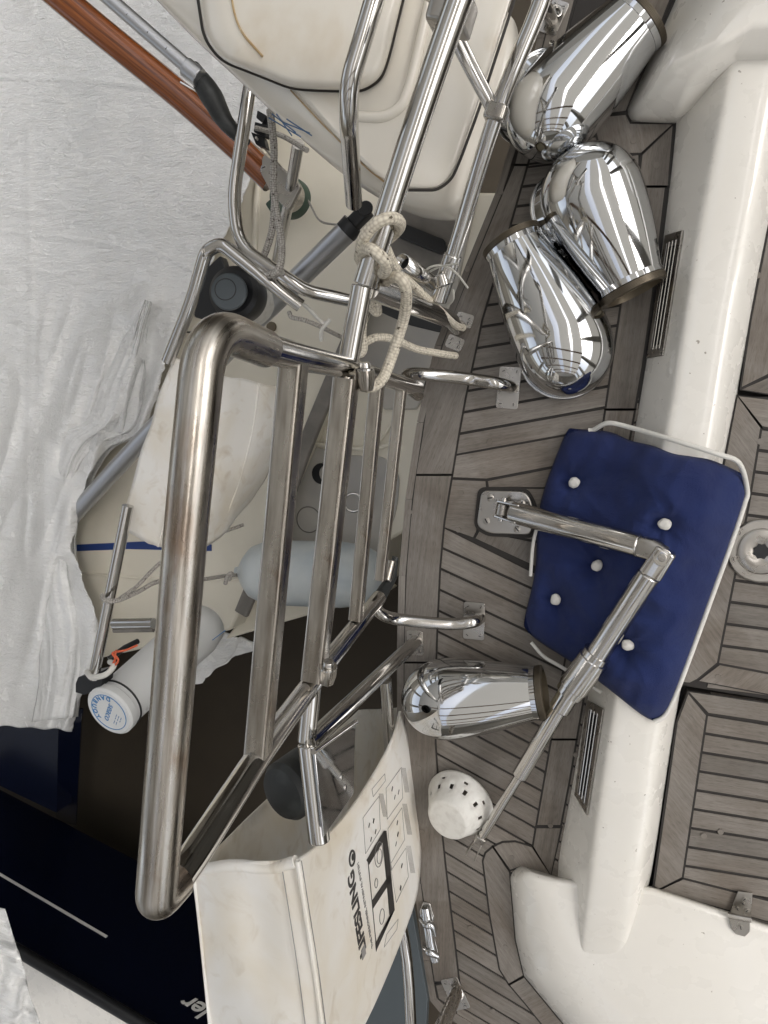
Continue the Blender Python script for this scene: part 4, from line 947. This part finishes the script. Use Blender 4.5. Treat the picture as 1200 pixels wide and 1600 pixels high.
torus('hatch_outline', P(482, 812, ZD - .094), Z, .045, .002, rubgrey, cb)
slab('blue_stripe', [(100, 852), (250, 845), (330, 851), (330, 861), (200, 858), (100, 862)], ZD + .004, ZD, mat('blue_stripe_vinyl', (.02, .05, .20), .4), cb, bev=0)
tube('locker_joint', toz([(290, 519), (350, 520)], ZD + .003), .003, seal, cb, fil=0, sides=6)
tube('moulded_rib', toz([(415, 215), (402, 300), (398, 395)], ZD), .012, side_w, cb, spline=5, sides=12)
bm = bmesh.new(); disc(bm, P(425, 511, ZD), Z, .017, .01); link('deck_fitting', bm, threadm, cb)
tube('hull_shadow_lip', toz([(120, 895), (250, 905), (380, 905)], ZD), .006, side_w, cb, spline=4, sides=10)
# its pulpit rails
pr_ = root('boat_pushpit', P(440, 420, ZD), 'bent stainless rails at the back of the cream boat', 'railing')
zq = -.12
tube('rail_tube', P3([(398, 90, zq), (388, 150, zq), (364, 310, zq), (374, 385, zq), (450, 436, zq), (480, 455, zq - .02), (560, 472, zq - .1)]), .0155, steel, pr_, fil=.05, sides=24)
tube('rail_tube', P3([(262, 565, -.15), (300, 470, -.12), (322, 392, -.1), (345, 380, -.1), (420, 440, -.12), (470, 478, -.16)]), .0165, steel, pr_, fil=.05, sides=24)
tube('stanchion', P3([(466, 225, -.2), (450, 320, -.4), (430, 420, -.6)]), .015, steel, pr_, fil=0, sides=20)
tube('stanchion', P3([(200, 790, -.15), (182, 880, -.15), (146, 1060, -.15)]), .0155, steel, pr_, fil=0, sides=20)
torus('lashing_eye', P(319, 394, -.09), Vector((1, 0, 0)), .009, .003, steel, pr_)
tube('step_rail', P3([(178, 975, -.5), (240, 974, -.5)]), .018, steel, pr_, fil=0)
tube('step_rail', P3([(178, 985, -.5), (240, 984, -.5)]), .008, rubgrey, pr_, fil=0)
# black winch-like camera drum
dr = root('black_drum', P(365, 455, -.3), 'black drum with round grey cap inside the bent rail', 'drum')
ax_ = (P(352, 452, -.15) - P(395, 475, -.35)).normalized()
revz('drum_body', P(392, 472, -.36), [(0, .02), (0, .068), (.04, .068), (.09, .066)], perf, dr, n=ax_)
revz('drum_cap', P(390, 470, -.34) , [(.05, .066), (.06, .07), (.10, .07), (.12, .066), (.13, .055), (.13, .001)], black, dr, n=ax_)
revz('cap_disc', P(354, 454, -.155) - ax_ * .02, [(0, .046), (.006, .046), (.008, .043), (.008, .001)], bluegrey, dr, n=Vector((.25, .1, 1)))
torus('cap_ring', P(352, 452, -.142), Vector((.25, .1, 1)), .026, .0012, black, dr)
slab('drum_bracket', [(345, 398), (322, 420), (302, 495), (360, 512), (372, 505), (330, 470), (352, 420)], -.3, -.33, black, dr, rnd=.01)
# aluminium pole
ap = root('aluminium_pole', P(400, 500, -.5), 'long grey aluminium pole slanting under the ladder with black end fitting', 'pole')
tube('pole_tube', P3([(545, 358, -.30), (400, 500, -.42), (220, 690, -.55), (110, 810, -.62)]), .029, alu, ap, fil=0, sides=28)
tube('end_collar', P3([(552, 350, -.30), (540, 363, -.30)]), .030, black, ap, fil=0, sides=24)
tube('end_jaw', P3([(548, 354, -.3), (574, 328, -.29)]), .018, black, ap, fil=0, sq=5)
bm = bmesh.new(); disc(bm, P(572, 326, -.27), Z, .018, .006); link('jaw_pin', bm, black, ap)
# wooden tiller
ti = root('wooden_tiller', P(300, 200, -.3), 'long varnished brown wooden tiller slanting over the plastic sheet', 'tiller')
tw = [(40, -50, -.15), (150, 42, -.2), (280, 148, -.28), (370, 228, -.34), (426, 282, -.38)]
tube('tiller_shaft', P3(tw), .042, varn, ti, spline=6, sides=20, sq=3, flat=.85, up=Z)
slab('steel_cheek', [(412, 240), (440, 262), (470, 290), (450, 330), (424, 302), (404, 264)], -.33, -.345, brushed, ti, rnd=.01)
screw(ti, P(412, 262, -.33), Z, .008)
gb = root('rudder_head', P(462, 310, ZD), 'dark green round fitting at the lower end of the wooden tiller', 'rudder fitting')
revz('green_base', P(458, 312, ZD + .08), [(0, .06), (.03, .06), (.05, .055), (.055, .02), (.055, .001)], greenm, gb)
revz('steel_boss', P(455, 308, ZD + .13), [(0, .045), (.04, .042), (.045, .02), (.045, .001)], brushed, gb)
slab('green_lug', [(414, 318), (428, 306), (440, 330), (428, 340)], -.45, -.5, greenm, gb, rnd=.006)
# perforated pole with black sleeve
pp_ = root('perforated_tube', P(300, 110, 0), 'grey tube with a row of holes ending in a black rubber sleeve', 'tube')
A, B = P(150, -20, .0), P(308, 118, -.08)
pt_ = tube('metal_tube', [A, B], .0165, alu, pp_, fil=0, sides=24)
for x, y in ((163, 8), (199, 36), (231, 60), (260, 84), (132, -18)):
    t = (Vector((x, y)) - Vector((150, -20))).length / Vector((158, 138)).length
    c = A.lerp(B, (x - 150) / 158); n = (CP - c).normalized(); bm = bmesh.new(); disc(bm, c + n * .0163, n, .0032, .0012, 14); link('hole', bm, black, pt_)
tube('grey_clip', [P(290, 104, -.07), P(312, 122, -.08)], .022, alu, pp_, fil=0, sides=20, bev=.002)
tube('black_sleeve', P3([(300, 104, -.1), (330, 150, -.12), (352, 190, -.14), (385, 225, -.16)]), [.024, .027, .029, .032, .035, .036, .037, .036, .034, .033, .032, .03, .028, .027, .025, .024, .022, .02, .018][:19], blackr, pp_, spline=6, sides=20, flat=.7)
tube('thin_wire', P3([(282, 128, -.1), (320, 150, -.12), (360, 190, -.16)]), .003, steel, pp_, fil=0, sides=8)
# dark fittings next to it
ck = root('black_clips', P(412, 195, -.2), 'small black plastic buckles beside the grey rope', 'buckles')
for q in ([(402, 172), (416, 180), (410, 192), (400, 184)], [(398, 190), (418, 196), (414, 214), (396, 206)], [(392, 206), (412, 214), (416, 232), (400, 226)], [(406, 196), (420, 180), (424, 188), (414, 206)]):
    slab('buckle', q, -.2 - random.random() * .02, -.23, black, ck, rnd=.003)
# grey ropes
gr = root('grey_rope', P(430, 300, -.1), 'grey twisted rope hanging from the canister to the cream boat rail', 'rope')
tube('rope_strand', P3([(422, 172, .0), (428, 230, -.05), (428, 300, -.08), (440, 380, -.1), (436, 420, -.09), (420, 430, -.1)]), .0085, ropeg, gr, spline=8, sides=12)
tube('rope_strand', P3([(430, 300, -.12), (425, 360, -.14), (412, 400, -.15), (400, 420, -.16), (412, 440, -.15), (440, 425, -.1)]), .0085, ropeg, gr, spline=8, sides=12)
tube('rope_strand', P3([(400, 200, -.2), (440, 212, -.18), (480, 235, -.15)]), .006, ropeg, gr, spline=8, sides=10)
wr = root('white_rope', P(490, 490, -.2), 'white cord tied in a loop below the end of the bent rail', 'rope')
tube('cord_strand', P3([(452, 488, -.17), (456, 496, -.16), (475, 500, -.16), (500, 510, -.2), (520, 520, -.25), (540, 530, -.3)]), .0055, ropeg, wr, spline=8, sides=10)
tube('cord_strand', P3([(466, 468, -.17), (485, 485, -.18), (505, 505, -.2), (515, 500, -.2), (503, 515, -.2), (502, 532, -.22)]), .005, whitecloth, wr, spline=8, sides=10)
wire = root('cable', P(470, 330, -.6), 'thin grey wire curling round the green rudder fitting', 'cable')
tube('wire', P3([(400, 215, -.2), (440, 262, -.4), (466, 285, -.6), (485, 320, -.65), (500, 345, -.5), (530, 352, -.3)]), .003, ropeg, wire, spline=8, sides=8)
# neighbour's white bag
nb = root('white_dodger_bag', P(320, 700, -.5), 'plain white bag on the cream boat rail, partly behind the worn ladder frame', 'bag')
NT = [Vector((270, 555, 0)), Vector((310, 575, 0)), Vector((362, 590, 0)), Vector((412, 600, 0)), Vector((446, 600, 0))]
NB = [Vector((190, 818, 0)), Vector((235, 850, 0)), Vector((300, 868, 0)), Vector((350, 828, 0)), Vector((392, 780, 0))]
def fnb(u, v):
    a = pix(NT, u); b = pix(NB, u); x = a[0] + (b[0] - a[0]) * v + (26 * math.sin(math.pi * v) * max(0, u - .3)); y = a[1] + (b[1] - a[1]) * v
    z = -.16 - .05 * v if u < .3 else -.16 - .05 * v - (u - .3) * .45 + .05 * math.sin(math.pi * v) * (u - .3)
    return P(x, y, z)
cloth_grid('bag_side', fnb, 40, 40, bagm, nb, amp=.012, sc=8, th=.004)
tube('bag_seam', [fnb(.3, t / 16) + Z * .004 for t in range(17)], .0035, bagm, nb, fil=0, sides=8)
tube('bag_seam', [fnb(.72, t / 16) + Z * .004 for t in range(17)], .0025, bagm, nb, fil=0, sides=8)
wslab('lettering_edge', [fnb(.9, .12) + Z * .006, fnb(.96, .12) + Z * .006, fnb(.98, .45) + Z * .006, fnb(.93, .72) + Z * .006, fnb(.82, .92) + Z * .006, fnb(.80, .86) + Z * .006, fnb(.9, .45) + Z * .006], .002, Z, greyp, nb, bev=0)
# danbuoy
db = root('danbuoy', P(250, 1040, -.35), 'white tubular man overboard marker with round lid lettered in blue', 'danbuoy')
dA, dB = P(170, 1113, -.16), P(322, 975, -.62); dn = (dA - dB).normalized()
dr_ = .074; a_ = dn.orthogonal().normalized()
def dring(c, q, seg=48):
    a = dn.orthogonal().normalized(); b = dn.cross(a); return [c + (a * math.cos(t) + b * math.sin(t)) * q for t in (2 * math.pi * k / seg for k in range(seg))]
bm = bmesh.new(); Ld = (dA - dB).length
loft(bm, [dring(dB - dn * .03, .02), dring(dB - dn * .02, .045), dring(dB, .072), dring(dB + dn * .06, .083), dring(dB + dn * .2, dr_ * 1.06), dring(dA - dn * .03, dr_)]); link('sleeve', bm, danw, db, smooth=60)
ld_ = None
bm = bmesh.new(); loft(bm, [dring(dA - dn * .028, dr_ * 1.01), dring(dA - dn * .026, dr_ * 1.06), dring(dA - dn * .006, dr_ * 1.06), dring(dA - dn * .003, dr_ * 1.02), dring(dA - dn * .002, dr_ * .98), dring(dA, dr_ * .96)]); ld_ = link('lid', bm, danw, db, smooth=35)
sweep_ = bmesh.new(); sweep(sweep_, dring(dA - dn * .045, dr_ + .001), .003, sides=8, closed=True); link('retaining_band', sweep_, black, db)
# lid print: reading direction points down in the picture
ud = P(156, 1140, -.1) - P(174, 1104, -.1); ud = (ud - dn * ud.dot(dn)).normalized(); vd = dn.cross(ud)
torus('lid_ring', dA + dn * .0004, dn, dr_ * .80, .0012, bluep, ld_)
for k, ch in enumerate('DANBUOY'):
    ang = R(-12 - 0) + R(180 - 0) * 0
    th_ = R(196 + k * 22)
    rad = ud * math.cos(th_) + vd * math.sin(th_)
    tang = -ud * math.sin(th_) + vd * math.cos(th_)
    text_on('lid_letter', ch, dA + dn * .0008 + rad * dr_ * .76, tang, -rad, .020, bluep, ld_, align='CENTER', bold=.0006)
text_on('lid_script', 'seaco', dA + dn * .0008 - ud * dr_ * .50 - vd * dr_ * .10, ud, vd, .031, bluep, ld_, shear=.3)
for k in range(3):
    for j, wd in enumerate((.012, .007, .014)[: 3 - (k == 2)]):
        A = dA + dn * .001 - ud * (.012 - j * .014) - vd * dr_ * (-.34 - .11 * k); tube('lid_small_print', [A, A + ud * wd * .75], .0009, bluep, ld_, fil=0, sides=6)
slab('black_holder', [(118, 1068), (122, 1058), (160, 1048), (158, 1072), (132, 1086), (118, 1082)], -.15, -.2, black, db, rnd=.003)
dw = root('danbuoy_lashing', P(150, 1052, -.15), 'white rope lashing and orange cord at the foot of the cream boat stanchion', 'lashing')
tube('rope_turn', P3([(136, 1050, -.14), (144, 1058, -.11), (165, 1054, -.1), (178, 1040, -.12), (172, 1034, -.16)]), .008, whitecloth, dw, spline=6, sides=10)
for pts in ([(168, 1050, -.12), (180, 1030, -.12), (176, 1020, -.12), (196, 1016, -.14), (215, 1008, -.16)], [(164, 1056, -.11), (184, 1034, -.12), (180, 1024, -.12), (182, 1016, -.12)]):
    tube('orange_cord', P3(pts), .003, orange, dw, spline=6, sides=8)
tube('dark_strap', P3([(170, 1030, -.16), (195, 1012, -.2), (215, 1002, -.25)]), .008, black, dw, fil=0)
tube('danbuoy_text_strip', [P(332, 1000, -.30), P(352, 985, -.36)], .0012, bluep, db, fil=0)
# line from stanchion to fender
fl = root('fender_line', P(220, 920, -.2), 'grey white line looped on the stanchion and tied to the big fender', 'rope')
tube('line_strand', P3([(160, 930, -.13), (164, 938, -.11), (184, 938, -.12), (215, 925, -.2), (250, 908, -.3), (300, 907, -.45), (352, 900, -.6), (375, 898, -.66)]), .0065, ropeg, fl, spline=8, sides=10)
tube('line_strand', P3([(186, 936, -.13), (215, 915, -.2), (250, 880, -.3), (300, 850, -.4), (380, 820, -.55)]), .0055, ropeg, fl, spline=8, sides=10)
tube('line_knot', P3([(352, 912, -.58), (356, 900, -.57), (362, 896, -.57), (358, 906, -.58)]), .007, ropeg, fl, spline=6, sides=10)
# fender
fe = root('boat_fender', P(490, 890, -.75), 'large grey white inflatable fender lying behind the ladder slats', 'fender')
fA, fB = P(372, 893, -.66), P(606, 900, -.72); fn = (fB - fA).normalized(); Lf = (fB - fA).length
bm = bmesh.new(); a0 = Vector((0, 0, 1)); b0 = fn.cross(a0).normalized(); a0 = b0.cross(fn); rings = []
for t, q in ((0, .012), (.02, .03), (.05, .055), (.1, .085), (.18, .102), (.3, .108), (.7, .108), (.85, .098), (.93, .075), (.98, .04), (1, .012)):
    rings.append([fA + fn * Lf * t + (a0 * math.cos(k * math.pi / 20) + b0 * math.sin(k * math.pi / 20)) * q for k in range(40)])
loft(bm, rings); link('fender_body', bm, fendm, fe, smooth=180)
tube('fender_eye', [fA - fn * .01, fA + fn * .03], .016, fendm, fe, fil=0, sides=16, bev=.003)
# ================================================================== PLASTIC SHEETS
XR = [(-80, 520), (0, 470), (150, 440), (330, 372), (400, 335), (480, 296), (560, 262), (640, 238), (672, 228), (700, 168), (740, 140), (800, 122), (860, 112), (900, 128), (960, 150), (1010, 156), (1060, 140), (1100, 122), (1142, 112)]
def segd(p, a, b):
    ab = b - a; t = max(0, min(1, (p - a).dot(ab) / ab.length_squared)); return (p - a - ab * t).length
FOLDS = [([(232, 470), (190, 500), (150, 580), (112, 655), (72, 690), (66, 860), (60, 1130)], 24, .045), ([(215, 560), (180, 640), (140, 720), (112, 800), (108, 860)], 20, .035), ([(225, 480), (215, 560), (170, 650)], 16, .022), ([(100, 750), (110, 850), (95, 1100)], 16, .02), ([(140, 900), (142, 1000), (110, 1130)], 15, .022), ([(20, 700), (25, 1100)], 22, .012), ([(0, 360), (120, 375), (240, 392), (300, 420)], 4, .007), ([(0, 120), (160, 128), (330, 150)], 4, .006), ([(45, 200), (50, 500), (40, 900)], 6, .004)]
def sheet_z(x, y):
    z = -.70 + .06 * (x / 400)
    if y > 1000: z -= .0004 * (y - 1000)
    p = Vector((x, y))
    for l, wd, am in FOLDS:
        d = min(segd(p, Vector(a), Vector(b)) for a, b in zip(l, l[1:])); z += am * .9 * math.exp(-(d / wd) ** 2)
    q = Vector((x * .012, y * .03, 0)); z += noise.noise(q * .6) * .008 + noise.noise(q * 2.3 + Vector((5, 5, 5))) * .004 + noise.noise(Vector((x * .06, y * .2, 4))) * .0016 + (1 - 2 * abs(noise.noise(Vector((x * .022 + y * .006 + 3, y * .0035, 8))))) * .075 * max(0, min(1, (y - 440) / 260)) * max(.15, min(1, (x + 20) / 90))
    return z
ps = root('plastic_sheet', P(150, 500, -.8), 'large crinkled white plastic sheet draped over the boat at the left', 'plastic sheet')
bm = bmesh.new(); NX, NY = 170, 420; G = []
for j in range(NY + 1):
    y = -80 + (1142 + 80) * j / NY; xr = interp(XR, y) + 5 * noise.noise(Vector((y * .03, 0, 3))) + 3 * noise.noise(Vector((y * .11, 0, 3))); row = []
    for i in range(NX + 1):
        x = -140 + (xr + 140) * i / NX; yy_ = y
        if j > NY - 30: yy_ = y - 16 * (1 - i / NX) * (j - NY + 30) / 30 + 9 * noise.noise(Vector((x * .03, 0, 1))) * (j - NY + 30) / 30
        row.append(bm.verts.new(P(x, yy_, sheet_z(x, y))))
    G.append(row)
for j in range(NY):
    for i in range(NX): bm.faces.new((G[j][i], G[j][i + 1], G[j + 1][i + 1], G[j + 1][i]))
link('sheet', bm, plast, ps, smooth=180, solid=.002)
FL = [(228, 468), (190, 520), (150, 585), (112, 655), (68, 690), (62, 800), (60, 900), (62, 1000), (50, 1128)]
FR = [(236, 474), (232, 560), (232, 620), (230, 676), (170, 706), (128, 800), (118, 880), (146, 975), (122, 1120)]
FLs = smoothline([Vector((*q, 0)) for q in FL], 6); FRs = smoothline([Vector((*q, 0)) for q in FR], 6)
def fflap(u, v):
    a = pix(FLs, v); b = pix(FRs, v); x = a[0] + (b[0] - a[0]) * u; y = a[1] + (b[1] - a[1]) * u
    n1 = noise.noise(Vector((u * 3.2 + v * 1.3, v * 2.2, 1))); n2 = noise.noise(Vector((u * 7 - v, v * 4, 6)))
    z = -.655 + .07 * math.sin(math.pi * min(1, u * 1.0)) ** .7 + (.5 - abs(n1)) * .065 + (.4 - abs(n2)) * .014 - .045 * u
    x += 7 * noise.noise(Vector((v * 9, u * 2, 2))) * (u > .98 or 1) ; return P(x, y, z)
cloth_grid('loose_flap', fflap, 60, 150, plast, ps, amp=.003, sc=20, th=.002)
# backing of the covered boat under the sheet
ub = root('covered_boat', P(0, 500, -1.2), 'boat hull hidden beneath the big plastic sheet', 'boat')
slab('covered_deck', [(-400, -200), (380, -100), (240, 380), (180, 560), (60, 700), (20, 1080), (-400, 1080)], -1.0, -1.2, side_w, ub)
def small_sheet(name, quadpts, zf, label, nx=40, ny=40, amp=.02, parent_z=-.9):
    cx = sum(q[0] for q in quadpts) / 4; cy = sum(q[1] for q in quadpts) / 4
    r = root(name, P(cx, cy, parent_z), label, 'plastic sheet')
    q = [Vector(p) for p in quadpts]
    def f(u, v):
        p = q[0].lerp(q[1], u).lerp(q[3].lerp(q[2], u), v); n0 = noise.noise(Vector((p.x * .05, p.y * .05, 1)))
        e = noise.noise(Vector((u * 4, v * 4, 9))) * 9
        return P(p.x + e, p.y + e, zf(p.x, p.y) + n0 * amp)
    bm = bmesh.new(); G = [[bm.verts.new(f(i / nx, j / ny)) for i in range(nx + 1)] for j in range(ny + 1)]
    for j in range(ny):
        for i in range(nx): bm.faces.new((G[j][i], G[j][i + 1], G[j + 1][i + 1], G[j + 1][i]))
    link('sheet', bm, plast, r, smooth=180, solid=.002)
small_sheet('plastic_scrap', [(262, 1090), (345, 985), (405, 1006), (310, 1062)], lambda x, y: -1.0, 'torn scrap of clear plastic hanging below the white marker tube')
small_sheet('plastic_cover', [(-60, 1395), (8, 1420), (75, 1640), (-60, 1680)], lambda x, y: -.55 + .0012 * (x - 0) * 0 - .0000 * y, 'clear plastic cover bunched at the bottom left corner', amp=.05)
# ================================================================== NAVY BOAT
HP = VPlane(P(46, 1492, -.95), P(208, 1587, -.95))
nv = root('navy_boat', HP(150, 1500), 'dark navy blue hulled boat with white stripe at the bottom left', 'boat')
h = [HP(x, y) for x, y in ((-260, 1310), (300, 1640), (430, 1718))]
print('navy bottom', HP(0, 1230).z, HP(300, 1420).z)
tA = P(-260, 1312, -.95); tB = P(430, 1718, -.95); tn_ = HP.n
zbt = max(FZ + .1, min(-1.3, HP(60, 1262).z))
bm = bmesh.new(); w_ = -tn_ * 1.6
loft(bm, [[a + Vector((0, 0, zz - a.z)) for a in (tA, tB, tB + w_, tA + w_)] for zz in (zbt, -.96)]); link('hull', bm, navy, nv, bev=.02, seg=3)
bm = bmesh.new(); loft(bm, [[a + Vector((0, 0, zz - a.z)) - tn_ * .03 for a in (tA, tB, tB + w_, tA + w_)] for zz in (-.958, -.94)]); link('deck', bm, white, nv)
tube('toe_rail', [tA + Z * .01, tB + Z * .01], .026, black, nv, fil=0, sides=16)
A, B = HP(-60, 1331, .002), HP(167, 1464, .002); s = Z * .0075
wslab('hull_stripe', [A + s + HP.n * .001, B + s + HP.n * .001, B - s + HP.n * .001, A - s + HP.n * .001], .001, HP.n, whitep, nv, bev=0)
o0 = HP(334, 1577, .003); o1 = HP(276, 1543, .003)
text_on('hull_lettering', 'ler', o0, o1 - o0, Z, (o1 - o0).length / 1.75, whitep, nv, th=.001, bold=.002, shear=.35)
# dark blue prop under the sheet edge and dark hull behind it
pr = root('boat_prop', P(108, 1200, FZ), 'navy painted steel prop standing on the hall floor', 'prop')
a = P(108, 1130, -1.35); a.z = 0
bm = bmesh.new(); A = P(92, 1128, -1.1); B = P(127, 1128, -1.1); C = P(120, 1285, -1.9)
loft(bm, [[A, B, B + Vector((0, .06, -.02)), A + Vector((0, .06, -.02))], [P(88, 1285, -1.9), P(120, 1290, -1.9), P(120, 1290, -1.9) + Vector((0, .06, 0)), P(88, 1285, -1.9) + Vector((0, .06, 0))]]); link('prop_post', bm, navy, pr, bev=.006)

ch = root('covered_hull', P(30, 1180, -1.4), 'black hull side in shade under the plastic sheet edge', 'boat')
slab('hull_side', [(-300, 1000), (60, 1080), (92, 1120), (88, 1270), (0, 1228), (-300, 1080)], -1.5, -1.62, navy, ch)
# slate coloured panel seen between bag and lower rail
sp = root('slate_board', P(590, 1560, -.8), 'slate grey board seen between the white bag and the lower rail', 'board')
slab('board', [(520, 1620), (600, 1480), (640, 1400), (652, 1470), (668, 1560), (662, 1680), (480, 1720)], -.8, -.83, bluegrey, sp)
# cloth label etc. done
